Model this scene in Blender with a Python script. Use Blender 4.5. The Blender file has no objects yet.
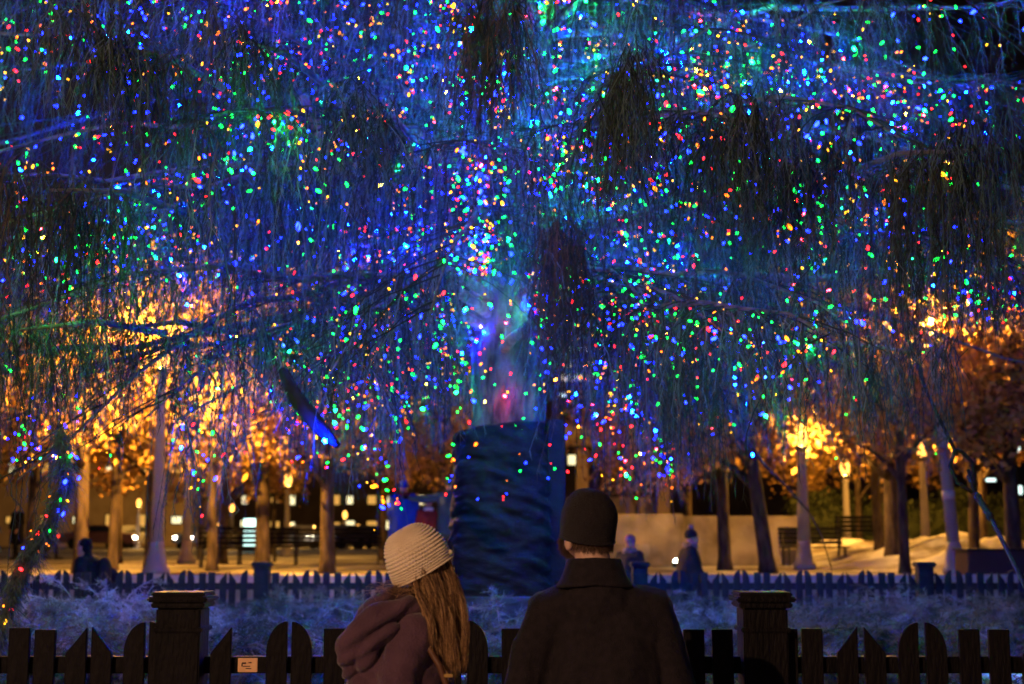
import bpy, bmesh, math, random
import numpy as np
from mathutils import Vector, Matrix, noise
random.seed(7); rng = np.random.default_rng(11)
sc = bpy.context.scene; C = sc.collection
PI = math.pi
CAMZ = 1.62; F = 1422.2; HY = 538.0
TH = math.atan((HY-342)/F)
def at(px, py, Y):
    u = (px-512)/F; v = (342-py)/F
    c, s = math.cos(TH), math.sin(TH)
    d = Vector((u, c - v*s, s + v*c)); k = Y/d.y
    return Vector((d.x*k, Y, CAMZ + d.z*k))
def proj(P):
    P = np.asarray(P); c, s = math.cos(TH), math.sin(TH)
    x = P[..., 0]; y = P[..., 1]; z = P[..., 2]-CAMZ
    f = y*c+z*s; v = -y*s+z*c
    return 512+F*x/f, 342-F*v/f, f

# ------------------------------------------------------------ materials
def mat(name, col, rough=.8, col2=None, nscale=8., bump=0., bscale=60., metal=0., emit=None, estr=0., stretch=(1,1,1), spec=.3, detail=4, lo=.35, hi=.65, sheen=0.):
    m = bpy.data.materials.new(name); m.use_nodes = True
    nt = m.node_tree; N = nt.nodes; L = nt.links; b = N['Principled BSDF']
    b.inputs['Base Color'].default_value = (*col, 1); b.inputs['Roughness'].default_value = rough
    b.inputs['Metallic'].default_value = metal; b.inputs['Specular IOR Level'].default_value = spec
    if sheen: b.inputs['Sheen Weight'].default_value = sheen
    if emit:
        b.inputs['Emission Color'].default_value = (*emit, 1); b.inputs['Emission Strength'].default_value = estr
    if col2 or bump:
        tc = N.new('ShaderNodeTexCoord'); mp = N.new('ShaderNodeMapping'); mp.inputs['Scale'].default_value = stretch
        L.new(tc.outputs['Object'], mp.inputs['Vector'])
    if col2:
        n = N.new('ShaderNodeTexNoise'); n.inputs['Scale'].default_value = nscale; n.inputs['Detail'].default_value = detail
        L.new(mp.outputs[0], n.inputs['Vector'])
        r = N.new('ShaderNodeValToRGB'); r.color_ramp.elements[0].color = (*col, 1); r.color_ramp.elements[1].color = (*col2, 1)
        r.color_ramp.elements[0].position = lo; r.color_ramp.elements[1].position = hi
        L.new(n.outputs[0], r.inputs[0]); L.new(r.outputs[0], b.inputs['Base Color'])
    if bump:
        n2 = N.new('ShaderNodeTexNoise'); n2.inputs['Scale'].default_value = bscale; n2.inputs['Detail'].default_value = 5
        L.new(mp.outputs[0], n2.inputs['Vector'])
        bu = N.new('ShaderNodeBump'); bu.inputs['Strength'].default_value = bump; bu.inputs['Distance'].default_value = .02
        L.new(n2.outputs[0], bu.inputs['Height']); L.new(bu.outputs[0], b.inputs['Normal'])
    return m
def emat(name, col, strength):
    m = bpy.data.materials.new(name); m.use_nodes = True; nt = m.node_tree
    nt.nodes.clear(); e = nt.nodes.new('ShaderNodeEmission'); o = nt.nodes.new('ShaderNodeOutputMaterial')
    e.inputs[0].default_value = (*col, 1); e.inputs[1].default_value = strength
    nt.links.new(e.outputs[0], o.inputs[0]); return m
M = {}
for nm_, c1, e1, c2, e2 in (('blue', (.005, .013, 1), 40, (.0001, .010, 1), 9500), ('green', (.004, 1, .055), 14, (.0002, 1, .07), 3800), ('red', (1, .012, .015), 13, (1, .004, .008), 800),
                            ('orange', (1, .17, .006), 8, (1, .12, .004), 350), ('amber', (1, .42, .01), 7, (1, .38, .012), 300)):
    M['bulb_'+nm_] = emat('bulb_'+nm_, c1, e1); M['bright_'+nm_] = emat('bright_bulb_'+nm_, c2, e2)
M['needles'] = mat('needles', (.055, .12, .13), .7, (.10, .13, .14), 1.6, lo=.3, hi=.7)
M['needles_dark'] = mat('needles_dark', (.018, .035, .028), .7, (.045, .06, .05), 2)
M['needles_pale'] = mat('needles_pale', (.10, .17, .18), .7, (.18, .23, .25), 2)
M['dry_needles'] = mat('dry_needles', (.07, .05, .035), .8, (.13, .09, .06), 5)
M['bark'] = mat('bark', (.025, .02, .02), .9, (.15, .125, .12), 9, 1.0, 30, stretch=(1, 1, .35))
M['limb_bark'] = mat('limb_bark', (.08, .07, .065), .85, (.20, .18, .17), 12, .6, 40)
M['tarp'] = mat('tarp', (.002, .003, .004), .7, (.007, .009, .012), 6, .35, 30, stretch=(1, 1, 3))
M['fence'] = mat('fence_paint', (.004, .0035, .0045), .55, (.010, .008, .009), 9, .5, 70, stretch=(1, 1, .25), spec=.08)
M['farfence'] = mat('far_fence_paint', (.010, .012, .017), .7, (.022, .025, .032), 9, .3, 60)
M['snowy'] = mat('snow_soil', (.05, .045, .045), .95, (.70, .71, .75), .9, .9, 14, detail=8, lo=.60, hi=.66)
M['snow'] = mat('snow', (.16, .13, .11), .85, (.66, .65, .66), 1.3, 1.0, 5, detail=9, lo=.36, hi=.56)
M['plaza'] = mat('plaza_paving', (.13, .11, .10), .8, (.62, .60, .58), .55, .8, 3, detail=9, lo=.40, hi=.60)
M['stone'] = mat('pale_stone', (.22, .19, .18), .85, (.36, .33, .32), 2, .4, 30)
M['wallstone'] = mat('wall_stone', (.14, .11, .08), .85, (.40, .34, .27), 1.4, .6, 12, detail=8, lo=.3, hi=.62)
M['road'] = mat('road', (.05, .05, .05), .7, (.09, .09, .09), 2)
M['frost'] = mat('frosted_needles', (.035, .05, .04), .75, (.30, .31, .30), 3.2, lo=.38, hi=.64)
M['frostdry'] = mat('frosted_dry', (.10, .085, .06), .8, (.24, .20, .16), 4)
M['leaf'] = mat('oak_leaf', (.26, .13, .04), .7, (.52, .33, .10), 2.5)
M['trunk'] = mat('oak_bark', (.028, .020, .017), .95, (.10, .075, .06), 9, 1.0, 16, stretch=(1, 1, .3))
M['hedge'] = mat('hedge', (.03, .045, .02), .8, (.06, .075, .03), 3)
M['pole'] = mat('pole_paint', (.36, .34, .36), .5, (.44, .42, .44), 3, .1, 40)
M['darkmetal'] = mat('dark_metal', (.03, .028, .03), .45, metal=.3)
def globemat(name, col, st):
    m = emat(name, col, st); nt = m.node_tree; e = [n for n in nt.nodes if n.type == 'EMISSION'][0]; o = [n for n in nt.nodes if n.type == 'OUTPUT_MATERIAL'][0]
    t = nt.nodes.new('ShaderNodeBsdfTransparent'); t.inputs[0].default_value = (.8, .8, .8, 1); a = nt.nodes.new('ShaderNodeAddShader')
    nt.links.new(e.outputs[0], a.inputs[0]); nt.links.new(t.outputs[0], a.inputs[1]); nt.links.new(a.outputs[0], o.inputs[0]); return m
M['globe'] = globemat('lamp_globe', (1, .42, .07), 2.4)
LP_ = {'tall': (6300, (1, .44, .05)), 'mid': (1900, (1, .44, .06)), 'far': (1000, (1, .48, .08)), 'rear': (2700, (1, .58, .32))}
M['sticker'] = mat('sticker', (.75, .68, .70), .6)
M['plaque'] = mat('plaque', (.75, .42, .20), .5, (.85, .5, .26), 30)
M['ink'] = mat('ink', (.06, .03, .03), .6)
M['facade'] = mat('facade', (.42, .31, .18), .8, (.55, .42, .25), 1, .2, 6)
M['darkbuild'] = mat('dark_building', (.055, .040, .034), .8, (.085, .062, .05), .6, .2, 5)
M['win_white'] = emat('lit_window_white', (.75, 1, .92), 2.2)
M['win_warm'] = emat('lit_window_warm', (1, .85, .45), 1.6)
M['win_amber'] = emat('lit_window_amber', (1, .5, .10), .8)
M['glass'] = mat('dark_glass', (.02, .025, .03), .1, spec=.6)
M['screen'] = emat('kiosk_screen', (.62, 1, .90), 3.5)
M['headlight'] = emat('headlight', (1, .85, .6), 45)
M['taillight'] = emat('taillight', (1, .04, .02), 10)
M['cable'] = mat('cable', (.008, .006, .006), .8, (.03, .022, .02), 30, .6, 90, metal=.0)
M['skin'] = mat('skin', (.55, .33, .25), .55, (.62, .38, .29), 6)
M['hatcream'] = mat('cream_yarn', (.80, .63, .45), .9, (.86, .70, .52), 25, .5, 300, sheen=.3)
M['beanie'] = mat('black_yarn', (.010, .006, .009), .9, (.016, .010, .013), 30, .8, 260, sheen=.06)
M['wool'] = mat('coat_wool', (.012, .0085, .0125), .92, (.021, .015, .020), 40, .7, 240)
M['jacket'] = mat('jacket_cloth', (.060, .024, .046), .75, (.085, .036, .062), 9, .35, 120, sheen=.2)
M['hairm'] = mat('brown_hair', (.16, .075, .035), .5, (.32, .17, .075), 9, stretch=(1, 1, .1))
M['beard'] = mat('beard_hair', (.10, .055, .035), .7)
M['leather'] = mat('leather', (.10, .04, .02), .5)
M['brass'] = mat('brass', (.7, .45, .15), .35, metal=.9)
M['denim'] = mat('dark_trousers', (.02, .022, .035), .85, (.03, .033, .05), 20)
M['black'] = mat('black_cloth', (.004, .004, .005), .9, (.009, .008, .009), 8)
M['bluecoat'] = mat('blue_coat', (.008, .04, .42), .8, (.012, .06, .52), 5)
M['teal'] = mat('teal_coat', (.03, .07, .12), .8, (.045, .10, .16), 6)
M['redcloth'] = mat('red_cloth', (.22, .02, .015), .8, (.30, .035, .025), 8)
M['white'] = mat('white_cloth', (.7, .7, .72), .85)
M['scarf'] = mat('beige_scarf', (.24, .18, .15), .9, (.34, .27, .23), 20)
M['pink'] = mat('pink_knit', (.30, .13, .17), .9, (.42, .20, .25), 20)
M['navy'] = mat('navy_coat', (.014, .014, .024), .8, (.024, .024, .038), 8)
M['boot'] = mat('boot_leather', (.02, .016, .014), .6)
M['bulbbase'] = mat('socket', (.02, .06, .03), .6)

# ------------------------------------------------------------ mesh helpers
def build(name, V, Fc, m=None, parent=None, smooth=False, mats=None, midx=None):
    me = bpy.data.meshes.new(name)
    V = np.asarray(V, dtype=np.float32).reshape(-1, 3)
    if isinstance(Fc, np.ndarray):
        n, k = Fc.shape
        me.vertices.add(len(V)); me.vertices.foreach_set('co', V.ravel())
        me.loops.add(n*k); me.loops.foreach_set('vertex_index', Fc.astype(np.int32).ravel())
        me.polygons.add(n); me.polygons.foreach_set('loop_start', np.arange(0, n*k, k, dtype=np.int32))
        if midx is not None: me.polygons.foreach_set('material_index', midx.astype(np.int32))
        me.update(calc_edges=True); me.validate()
    else:
        me.from_pydata([tuple(v) for v in V], [], Fc)
        if midx is not None:
            for p, i in zip(me.polygons, midx): p.material_index = i
    for mm in (mats or [m]): me.materials.append(mm)
    if smooth: me.polygons.foreach_set('use_smooth', [True]*len(me.polygons))
    o = bpy.data.objects.new(name, me); C.objects.link(o)
    if parent: o.parent = parent
    return o
def tag(o, label=None, cat=None, group=None, kind=None):
    if label: o['label'] = label
    if cat: o['category'] = cat
    if group: o['group'] = group
    if kind: o['kind'] = kind
    return o
def thing(name, label, cat, loc=(0, 0, 0), rz=0, group=None):
    o = bpy.data.objects.new(name, None); C.objects.link(o); o.location = loc; o.rotation_euler = (0, 0, rz)
    return tag(o, label, cat, group)
def copy_tree(o, parent=None):
    c = o.copy(); C.objects.link(c)
    if parent: c.parent = parent
    for ch in list(o.children): copy_tree(ch, c)
    return c
class MB:
    def __init__(s): s.V = []; s.F = []
    def add(s, V, Fc):
        b = len(s.V); s.V += [tuple(v) for v in V]; s.F += [tuple(i+b for i in f) for f in Fc]; return s
    def box(s, c, d, rot=0, bev=0.0):
        bm = bmesh.new(); bmesh.ops.create_cube(bm, size=1)
        for v in bm.verts: v.co = Vector((v.co.x*d[0], v.co.y*d[1], v.co.z*d[2]))
        if bev: bmesh.ops.bevel(bm, geom=bm.edges[:], offset=bev, segments=2, affect='EDGES')
        R = Matrix.Rotation(rot, 3, 'Z'); bm.verts.ensure_lookup_table()
        s.add([R @ v.co + Vector(c) for v in bm.verts], [[v.index for v in f.verts] for f in bm.faces]); bm.free(); return s
    def lathe(s, prof, c=(0, 0, 0), n=16):
        V = []; Fc = []
        for r, z in prof:
            for i in range(n):
                a = 2*PI*i/n; V.append((c[0]+r*math.cos(a), c[1]+r*math.sin(a), c[2]+z))
        for j in range(len(prof)-1):
            for i in range(n): Fc.append((j*n+i, j*n+(i+1) % n, (j+1)*n+(i+1) % n, (j+1)*n+i))
        Fc.append(tuple(range(n-1, -1, -1))); Fc.append(tuple((len(prof)-1)*n+i for i in range(n)))
        return s.add(V, Fc)
    def tube(s, P, R, n=6):
        V, Fc = tube(P, R, n); return s.add(V, Fc)
    def prism(s, outline, y0, y1):   # outline in XZ
        n = len(outline); V = [(x, y0, z) for x, z in outline]+[(x, y1, z) for x, z in outline]
        Fc = [tuple(range(n)), tuple(range(2*n-1, n-1, -1))]+[(i, i+n, (i+1) % n+n, (i+1) % n) for i in range(n)]
        return s.add(V, Fc)
    def build(s, name, m, parent=None, smooth=False):
        return build(name, s.V, s.F, m, parent, smooth)
def tube(P, R, n=6):
    P = [Vector(p) for p in P]; V = []; Fc = []
    if not hasattr(R, '__len__'): R = [R]*len(P)
    ref = Vector((.13, .97, .2)).normalized()
    for j, p in enumerate(P):
        t = (P[min(j+1, len(P)-1)]-P[max(j-1, 0)]).normalized()
        u = t.cross(ref)
        if u.length < 1e-3: u = t.cross(Vector((1, 0, 0)))
        u.normalize(); w = t.cross(u)
        for i in range(n):
            a = 2*PI*i/n; V.append(p+R[j]*(math.cos(a)*u+math.sin(a)*w))
    for j in range(len(P)-1):
        for i in range(n): Fc.append((j*n+i, j*n+(i+1) % n, (j+1)*n+(i+1) % n, (j+1)*n+i))
    Fc.append(tuple(range(n-1, -1, -1))); Fc.append(tuple((len(P)-1)*n+i for i in range(n)))
    return V, Fc
# organic shapes: overlapping capsules/ellipsoids fused by a voxel remesh into one surface
def organic(name, prims, m, parent, voxel=.02, smooth=4, folds=None):
    bm = bmesh.new()
    for p in prims:
        if p[0] == 'e':
            _, c, r = p[:3]; rot = p[3] if len(p) > 3 else None
            g = bmesh.ops.create_icosphere(bm, subdivisions=3, radius=1)
            for v in g['verts']:
                q = Vector((v.co.x*r[0], v.co.y*r[1], v.co.z*r[2]))
                if rot: q = rot @ q
                v.co = q+Vector(c)
        else:
            _, pts, rad = p[:3]; sq = p[3] if len(p) > 3 else 1.0
            P = [Vector(q) for q in pts]
            if not hasattr(rad, '__len__'): rad = [rad]*len(P)
            for j in range(len(P)-1):
                a, b = P[j], P[j+1]; L = (b-a).length; n = max(2, int(L/(min(rad[j], rad[j+1])*.35)))
                n = min(n, 26)
                for k in range(n+1):
                    t = k/n; r = rad[j]*(1-t)+rad[j+1]*t; q = a.lerp(b, t)
                    g = bmesh.ops.create_icosphere(bm, subdivisions=2, radius=r)
                    for v in g['verts']: v.co = Vector((v.co.x, v.co.y*sq, v.co.z))+q
    me = bpy.data.meshes.new('tmp'); bm.to_mesh(me); bm.free()
    o = bpy.data.objects.new('tmp', me); C.objects.link(o)
    r = o.modifiers.new('r', 'REMESH'); r.mode = 'VOXEL'; r.voxel_size = voxel
    s = o.modifiers.new('s', 'SMOOTH'); s.iterations = smooth; s.factor = .6
    dg = bpy.context.evaluated_depsgraph_get(); dg.update()
    ev = o.evaluated_get(dg); nm = bpy.data.meshes.new_from_object(ev)
    bpy.data.objects.remove(o); bpy.data.meshes.remove(me)
    if folds:
        nr = [v.normal.copy() for v in nm.vertices]
        for v, nn in zip(nm.vertices, nr): v.co = v.co + nn*folds(v.co)
    nm.name = name; nm.materials.clear(); nm.materials.append(m)
    nm.polygons.foreach_set('use_smooth', [True]*len(nm.polygons))
    ob = bpy.data.objects.new(name, nm); C.objects.link(ob); ob.parent = parent
    return ob
# many thin tubes in one go: paths (n,k,3), radii (n,k)
def np_tubes(P, R, ns=3):
    n, k, _ = P.shape
    T = np.empty_like(P); T[:, 1:-1] = P[:, 2:]-P[:, :-2]; T[:, 0] = P[:, 1]-P[:, 0]; T[:, -1] = P[:, -1]-P[:, -2]
    T /= np.linalg.norm(T, axis=2, keepdims=True)+1e-9
    ref = np.array([.31, .93, .21]); U = np.cross(T, ref); U /= np.linalg.norm(U, axis=2, keepdims=True)+1e-9; W = np.cross(T, U)
    V = np.stack([P+R[..., None]*(math.cos(2*PI*i/ns)*U+math.sin(2*PI*i/ns)*W) for i in range(ns)], axis=2)
    idx = np.arange(n*k*ns).reshape(n, k, ns); nx = np.roll(idx, -1, axis=2)
    Fq = np.stack([idx[:, :-1], nx[:, :-1], nx[:, 1:], idx[:, 1:]], axis=-1).reshape(-1, 4)
    tri = np.concatenate([Fq[:, [0, 1, 2]], Fq[:, [0, 2, 3]]])
    return V.reshape(-1, 3), tri
def np_needles(B, D, Ln, Wd):
    n = len(B); S = np.cross(D, rng.normal(size=(n, 3))); S /= np.linalg.norm(S, axis=1, keepdims=True)+1e-9
    V = np.stack([B-S*Wd[:, None]/2, B+S*Wd[:, None]/2, B+D*Ln[:, None]], axis=1).reshape(-1, 3)
    return V, np.arange(3*n).reshape(-1, 3)
def join(parts):
    V = []; Fc = []; b = 0
    for v, f in parts: V.append(v); Fc.append(f+b); b += len(v)
    return np.concatenate(V), np.concatenate(Fc)
def unit(a): return a/(np.linalg.norm(a, axis=-1, keepdims=True)+1e-9)

# ------------------------------------------------------------ world + camera
w = bpy.data.worlds.new('World'); sc.world = w; w.use_nodes = True
nt = w.node_tree; sky = nt.nodes.new('ShaderNodeTexSky'); sky.sky_type = 'NISHITA'; sky.sun_disc = False
sky.sun_elevation = math.radians(-4); sky.sun_rotation = math.radians(200)
nt.links.new(sky.outputs[0], nt.nodes['Background'].inputs[0]); nt.nodes['Background'].inputs[1].default_value = .10
bg2 = nt.nodes.new('ShaderNodeBackground'); bg2.inputs[0].default_value = (.011, .009, .016, 1); bg2.inputs[1].default_value = 1.0      # city sky glow
ad = nt.nodes.new('ShaderNodeAddShader'); nt.links.new(nt.nodes['Background'].outputs[0], ad.inputs[0]); nt.links.new(bg2.outputs[0], ad.inputs[1]); nt.links.new(ad.outputs[0], nt.nodes['World Output'].inputs[0])
cd = bpy.data.cameras.new('camera'); cam = bpy.data.objects.new('camera', cd); C.objects.link(cam)
cam.location = (0, 0, CAMZ); cam.rotation_euler = (PI/2+TH, 0, 0); cd.lens = 50; cd.sensor_width = 36
cd.clip_end = 2000; cd.clip_start = .05
cd.dof.use_dof = True; cd.dof.focus_distance = 6.0; cd.dof.aperture_fstop = 2.6; cd.dof.aperture_blades = 9
sc.camera = cam
sc.view_settings.view_transform = 'Standard'; sc.view_settings.look = 'None'; sc.view_settings.exposure = 0; sc.view_settings.gamma = 1
cy = sc.cycles; cy.use_denoising = True; cy.use_light_tree = True; cy.max_bounces = 4; cy.diffuse_bounces = 2; cy.glossy_bounces = 2
cy.sample_clamp_indirect = 3.0; cy.sample_clamp_direct = 0; cy.use_adaptive_sampling = False

# ------------------------------------------------------------ ground
def grid(x0, x1, y0, y1, nx, ny, h):
    X = np.linspace(x0, x1, nx); Y = np.linspace(y0, y1, ny); G = np.stack(np.meshgrid(X, Y), -1).reshape(-1, 2)
    Z = np.array([h(a, b) for a, b in G]); V = np.column_stack([G, Z])
    i = np.arange(nx*ny).reshape(ny, nx)
    Fq = np.stack([i[:-1, :-1], i[:-1, 1:], i[1:, 1:], i[1:, :-1]], -1).reshape(-1, 4); return V, Fq
tag(build('ground', *grid(-900, 900, -300, 1500, 3, 3, lambda x, y: 0), M['plaza']), kind='structure')
PZ = .95
g = MB(); g.box((0, 25.2+300, PZ-.1), (500, 600, .2)); tag(g.build('plaza', M['plaza']), kind='structure')
def sst(a, b, x): t = max(0, min(1, (x-a)/(b-a))); return t*t*(3-2*t)
def bedh(x, y):
    e = sst(6.6, 9.6, y)*(1-sst(15.4, 16.6, y))*(1-sst(9.5, 11.5, abs(x)))
    return .60*e+.12*e*noise.noise(Vector((x*.6, y*.6, 3)))+.05*e*noise.noise(Vector((x*2.3, y*2.3, 1)))+.01
tag(build('garden_bed', *grid(-13, 13, 6.2, 17.8, 130, 60, bedh), M['snowy'], smooth=True), kind='structure')
def snowh(x, y):
    e = sst(28, 31, y)*(1-sst(42, 46, y))*sst(6.2, 10, x)*(1-sst(27, 30, x))
    return PZ-.03+e*(.50+.45*noise.noise(Vector((x*.5, y*.45, 9)))+.26*noise.noise(Vector((x*1.5, y*1.5, 2)))+.12*abs(noise.noise(Vector((x*4, y*4, 2)))))
tag(build('snow_bank', *grid(5.5, 32, 27, 48, 110, 80, snowh), M['snow'], smooth=True), kind='structure')
g = MB(); g.box((0, 96, PZ+.004), (500, 26, .004)); tag(g.build('road', M['road']), kind='structure')

# terrace wall with coping
t = thing('terrace_wall', 'low pale stone wall with a flat coping behind the far picket fence', 'wall', (0, 24.9, 0))
g = MB()
for i in range(-16, 16): g.box((i*2.0+1, 0, .39), (1.985, .42, .78), bev=.006)
g.build('wall', M['stone'], t)
g = MB()
for i in range(-16, 16): g.box((i*2.0+1, -.02, .885), (1.99, .62, .21), bev=.02)
g.build('coping', mat('coping_stone', (.5, .46, .45), .85, (.68, .65, .64), 2, .4, 30), t)

# ------------------------------------------------------------ picket fences
PW, PT = .083, .022
def picket_outline(kind, w=PW, top=0., h=1.18):
    a = w/2; z0 = -h; lo = -.095
    if kind == 'flat': return [(-a, z0), (a, z0), (a, 0), (-a, 0)]
    if kind == 'slant_r': return [(-a, z0), (a, z0), (a, .01), (-a, lo)]       # rises to the right
    if kind == 'slant_l': return [(-a, z0), (a, z0), (a, lo), (-a, .01)]
    pts = []
    for k in range(9):
        u = k/8*PI/2; pts.append((a-w*math.sin(u), lo+(.03-lo)*math.cos(u)))
    o = [(-a, z0), (a, z0)]+pts      # quarter round, high on the right
    if kind == 'round_r': return o
    return [(-x, z) for x, z in o][::-1]
PM = {}
def picket_mesh(kind, m):
    key = (kind, m.name)
    if key not in PM:
        g = MB(); g.prism(picket_outline(kind), -PT/2, PT/2)
        bm = bmesh.new(); me = bpy.data.meshes.new('picket'); me.from_pydata(g.V, [], g.F); bm.from_mesh(me)
        bmesh.ops.recalc_face_normals(bm, faces=bm.faces[:]); bmesh.ops.bevel(bm, geom=bm.edges[:], offset=.0025, segments=1, affect='EDGES')
        bm.to_mesh(me); bm.free(); me.materials.append(m); PM[key] = me
    return PM[key]
def add_picket(kind, m, parent, x, y, z):
    o = bpy.data.objects.new('picket', picket_mesh(kind, m)); C.objects.link(o); o.parent = parent; o.location = (x, y, z)
    o.rotation_euler = (0, random.uniform(-.008, .008), random.uniform(-.02, .02)); return o
def add_post(m, parent, x, y, h=1.30, w=.175):
    g = MB(); g.box((x, y, h/2), (w, w, h), bev=.006)
    g.box((x, y, h-.085), (w+.022, w+.022, .018), bev=.004)
    p = g.build('post', m, parent)
    g = MB(); g.box((x, y, h+.012), (w+.035, w+.035, .022), bev=.005); g.box((x, y, h+.034), (w+.062, w+.062, .020), bev=.006); g.box((x, y, h+.053), (w+.035, w+.035, .018), bev=.005)
    g.build('post_cap', m, p)
FY = 5.8; S = F/FY
def wx(px, Y=FY): return (px-512)/F*Y/math.cos(TH)*1.0 if False else at(px, 640, Y).x
fence = thing('picket_fence', 'near dark picket fence with capped posts right in front of the couple', 'fence', (0, FY, 0), 0, 'picket fences round the garden bed')
ztop = at(500, 628.5, FY).z
near = [(-64, 'round_r'), (-38, 'round_l'), (-9, 'flat')]
near = [(-94, 'slant_r'), (-68, 'slant_l'), (-36, 'round_r'), (-10, 'round_l'), (21.5, 'flat'), (47, 'flat'), (78.5, 'slant_r'), (104, 'slant_l'), (136, 'round_r'), (161, 'round_l'),
        (222.5, 'slant_r'), (278, 'round_r'), (303, 'round_l'), (335, 'flat'), (361, 'flat'), (393, 'slant_r'), (419, 'slant_l'), (451, 'round_r'), (478, 'round_l'),
        (512, 'flat'), (538, 'flat'), (569, 'slant_r'), (595, 'slant_l'), (626, 'round_r'), (652, 'round_l'), (693, 'flat'), (721.5, 'flat'), (786, 'flat'), (811, 'flat'),
        (846, 'slant_r'), (873, 'slant_l'), (906, 'round_r'), (934, 'round_l'), (967, 'flat'), (997, 'flat'), (1030, 'slant_r'), (1057, 'slant_l'), (1090, 'round_r'), (1117, 'round_l')]
for px, k in near: add_picket(k, M['fence'], fence, wx(px), -.02+random.uniform(-.003, .003), ztop+random.uniform(-.004, .004))
for z in (at(500, 665, FY).z, .35):
    g = MB(); g.box(((wx(-110)+wx(1140))/2, .018, z), (wx(1140)-wx(-110), .038, .066), bev=.004); g.build('rail', M['fence'], fence)
for px in (183, 762): add_post(M['fence'], fence, wx(px), -.01, at(px, 607, FY).z)
pl = MB(); pl.box((wx(248.5), -.004, at(248, 665, FY).z), (.078, .006, .055), bev=.002); plo = pl.build('plaque', M['plaque'], fence)
pl = MB()
for (a, b, c, d) in ((-.014, .008, .016, .006), (.010, .010, .012, .004), (-.004, -.004, .030, .003), (.004, -.013, .022, .003), (-.022, .001, .004, .012)):
    pl.box((wx(248.5)+a, -.0085, at(248, 665, FY).z+b), (c, .002, d))
pl.build('plaque_marks', M['ink'], plo)
# far fence in four sections
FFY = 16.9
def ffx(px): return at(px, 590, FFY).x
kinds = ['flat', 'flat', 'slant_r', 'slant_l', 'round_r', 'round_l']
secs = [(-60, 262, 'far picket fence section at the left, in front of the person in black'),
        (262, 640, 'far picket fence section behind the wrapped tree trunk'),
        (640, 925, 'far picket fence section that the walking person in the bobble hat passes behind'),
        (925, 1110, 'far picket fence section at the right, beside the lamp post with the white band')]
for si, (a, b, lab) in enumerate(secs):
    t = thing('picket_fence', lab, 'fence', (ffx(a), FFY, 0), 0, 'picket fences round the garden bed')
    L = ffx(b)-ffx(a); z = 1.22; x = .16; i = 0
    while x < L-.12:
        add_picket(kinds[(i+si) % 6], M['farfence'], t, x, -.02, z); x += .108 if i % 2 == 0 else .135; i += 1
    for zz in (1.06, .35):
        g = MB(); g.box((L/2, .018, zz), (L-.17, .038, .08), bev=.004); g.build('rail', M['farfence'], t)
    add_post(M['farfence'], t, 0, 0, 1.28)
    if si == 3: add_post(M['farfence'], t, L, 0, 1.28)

# ------------------------------------------------------------ the Christmas tree
TX, TY = at(503, 400, 12).x, 12.0
tree = thing('christmas_tree', 'huge weeping spruce hung with coloured lights, its trunk wrapped in dark tarpaulin', 'christmas tree', (TX, TY, 0))
P = []; R = []
for k in range(24):
    z = .3+k*.62; P.append((.05*math.sin(z*.7), .05*math.cos(z*.5), z)); R.append(max(.04, .37-.021*z))
P = [Vector(p) for p in P]
P = [P[0].lerp(P[0], 0)]+[P[k].lerp(P[k+1], q/6) for k in range(23) for q in range(1, 7)]; R = [R[0]]+[R[k]*(1-q/6)+R[k+1]*q/6 for k in range(23) for q in range(1, 7)]
V, Fc = tube(P, R, 84); V = [Vector(v) for v in V]
for v in V:
    a = math.atan2(v.y, v.x); d = .03*noise.noise(Vector((math.cos(a)*3, math.sin(a)*3, v.z*.8)))+.055*abs(noise.noise(Vector((math.cos(a)*7, math.sin(a)*7, v.z*1.5))))+.03*noise.noise(Vector((math.cos(a)*18, math.sin(a)*18, v.z*5)))-.03
    v.x += d*math.cos(a); v.y += d*math.sin(a)
build('trunk', V, Fc, M['bark'], tree, smooth=True)
# tarpaulin wrapped round the trunk with rope-pulled horizontal folds
def wrap(z0, z1, r0, r1, nz, seed, sq=1., slant=0.):
    V = []; Fc = []; n = 96
    for j in range(nz+1):
        for i in range(n):
            a = 2*PI*i/n; t = j/nz; z = z0+(z1-z0)*t+(slant*math.cos(a+.9) if j > nz*.55 else 0)*(t-.55)/.45
            zz = z+.10*math.sin(a*1.0+seed)+.05*math.sin(2*a+seed*2)
            f = .006*math.sin(zz*52+2*noise.noise(Vector((math.cos(a)*1.5, math.sin(a)*1.5, zz*2+seed))))
            f += .035*noise.noise(Vector((math.cos(a)*2.2, math.sin(a)*2.2, zz*9+seed)))+.030*abs(noise.noise(Vector((math.cos(a)*4, math.sin(a)*4, zz*19))))+.012*noise.noise(Vector((math.cos(a)*12, math.sin(a)*12, zz*30)))
            c, s = math.cos(a), math.sin(a); q = (abs(c)**4+abs(s)**4)**-.25
            r = (r0*(1-t)+r1*t)*(1+(q-1)*sq)+f
            V.append((r*c, r*s, z))
    for j in range(nz):
        for i in range(n): Fc.append((j*n+i, j*n+(i+1) % n, (j+1)*n+(i+1) % n, (j+1)*n+i))
    Fc.append(tuple(nz*n+i for i in range(n)))
    return V, Fc
zt = at(505, 433, 12).z; zb = at(505, 592, 12).z
build('trunk_wrap', *wrap(zb-.1, zt, .45, .40, 90, 1.3, .5, .07), M['tarp'], tree, smooth=True)
build('trunk_skirt', *wrap(.45, zb-.02, .52, .50, 60, 4.1, .8), mat('grey_tarp', (.03, .035, .045), .7, (.075, .08, .10), 3, .4, 20), tree, smooth=True)
# stiff board standing up at the right side of the wrap
g = MB(); g.box((.44, -.22, (zt+zb)/2+.07), (.16, .03, zt-zb+.05), rot=.3, bev=.006); g.build('trunk_board', M['tarp'], tree)
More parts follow.
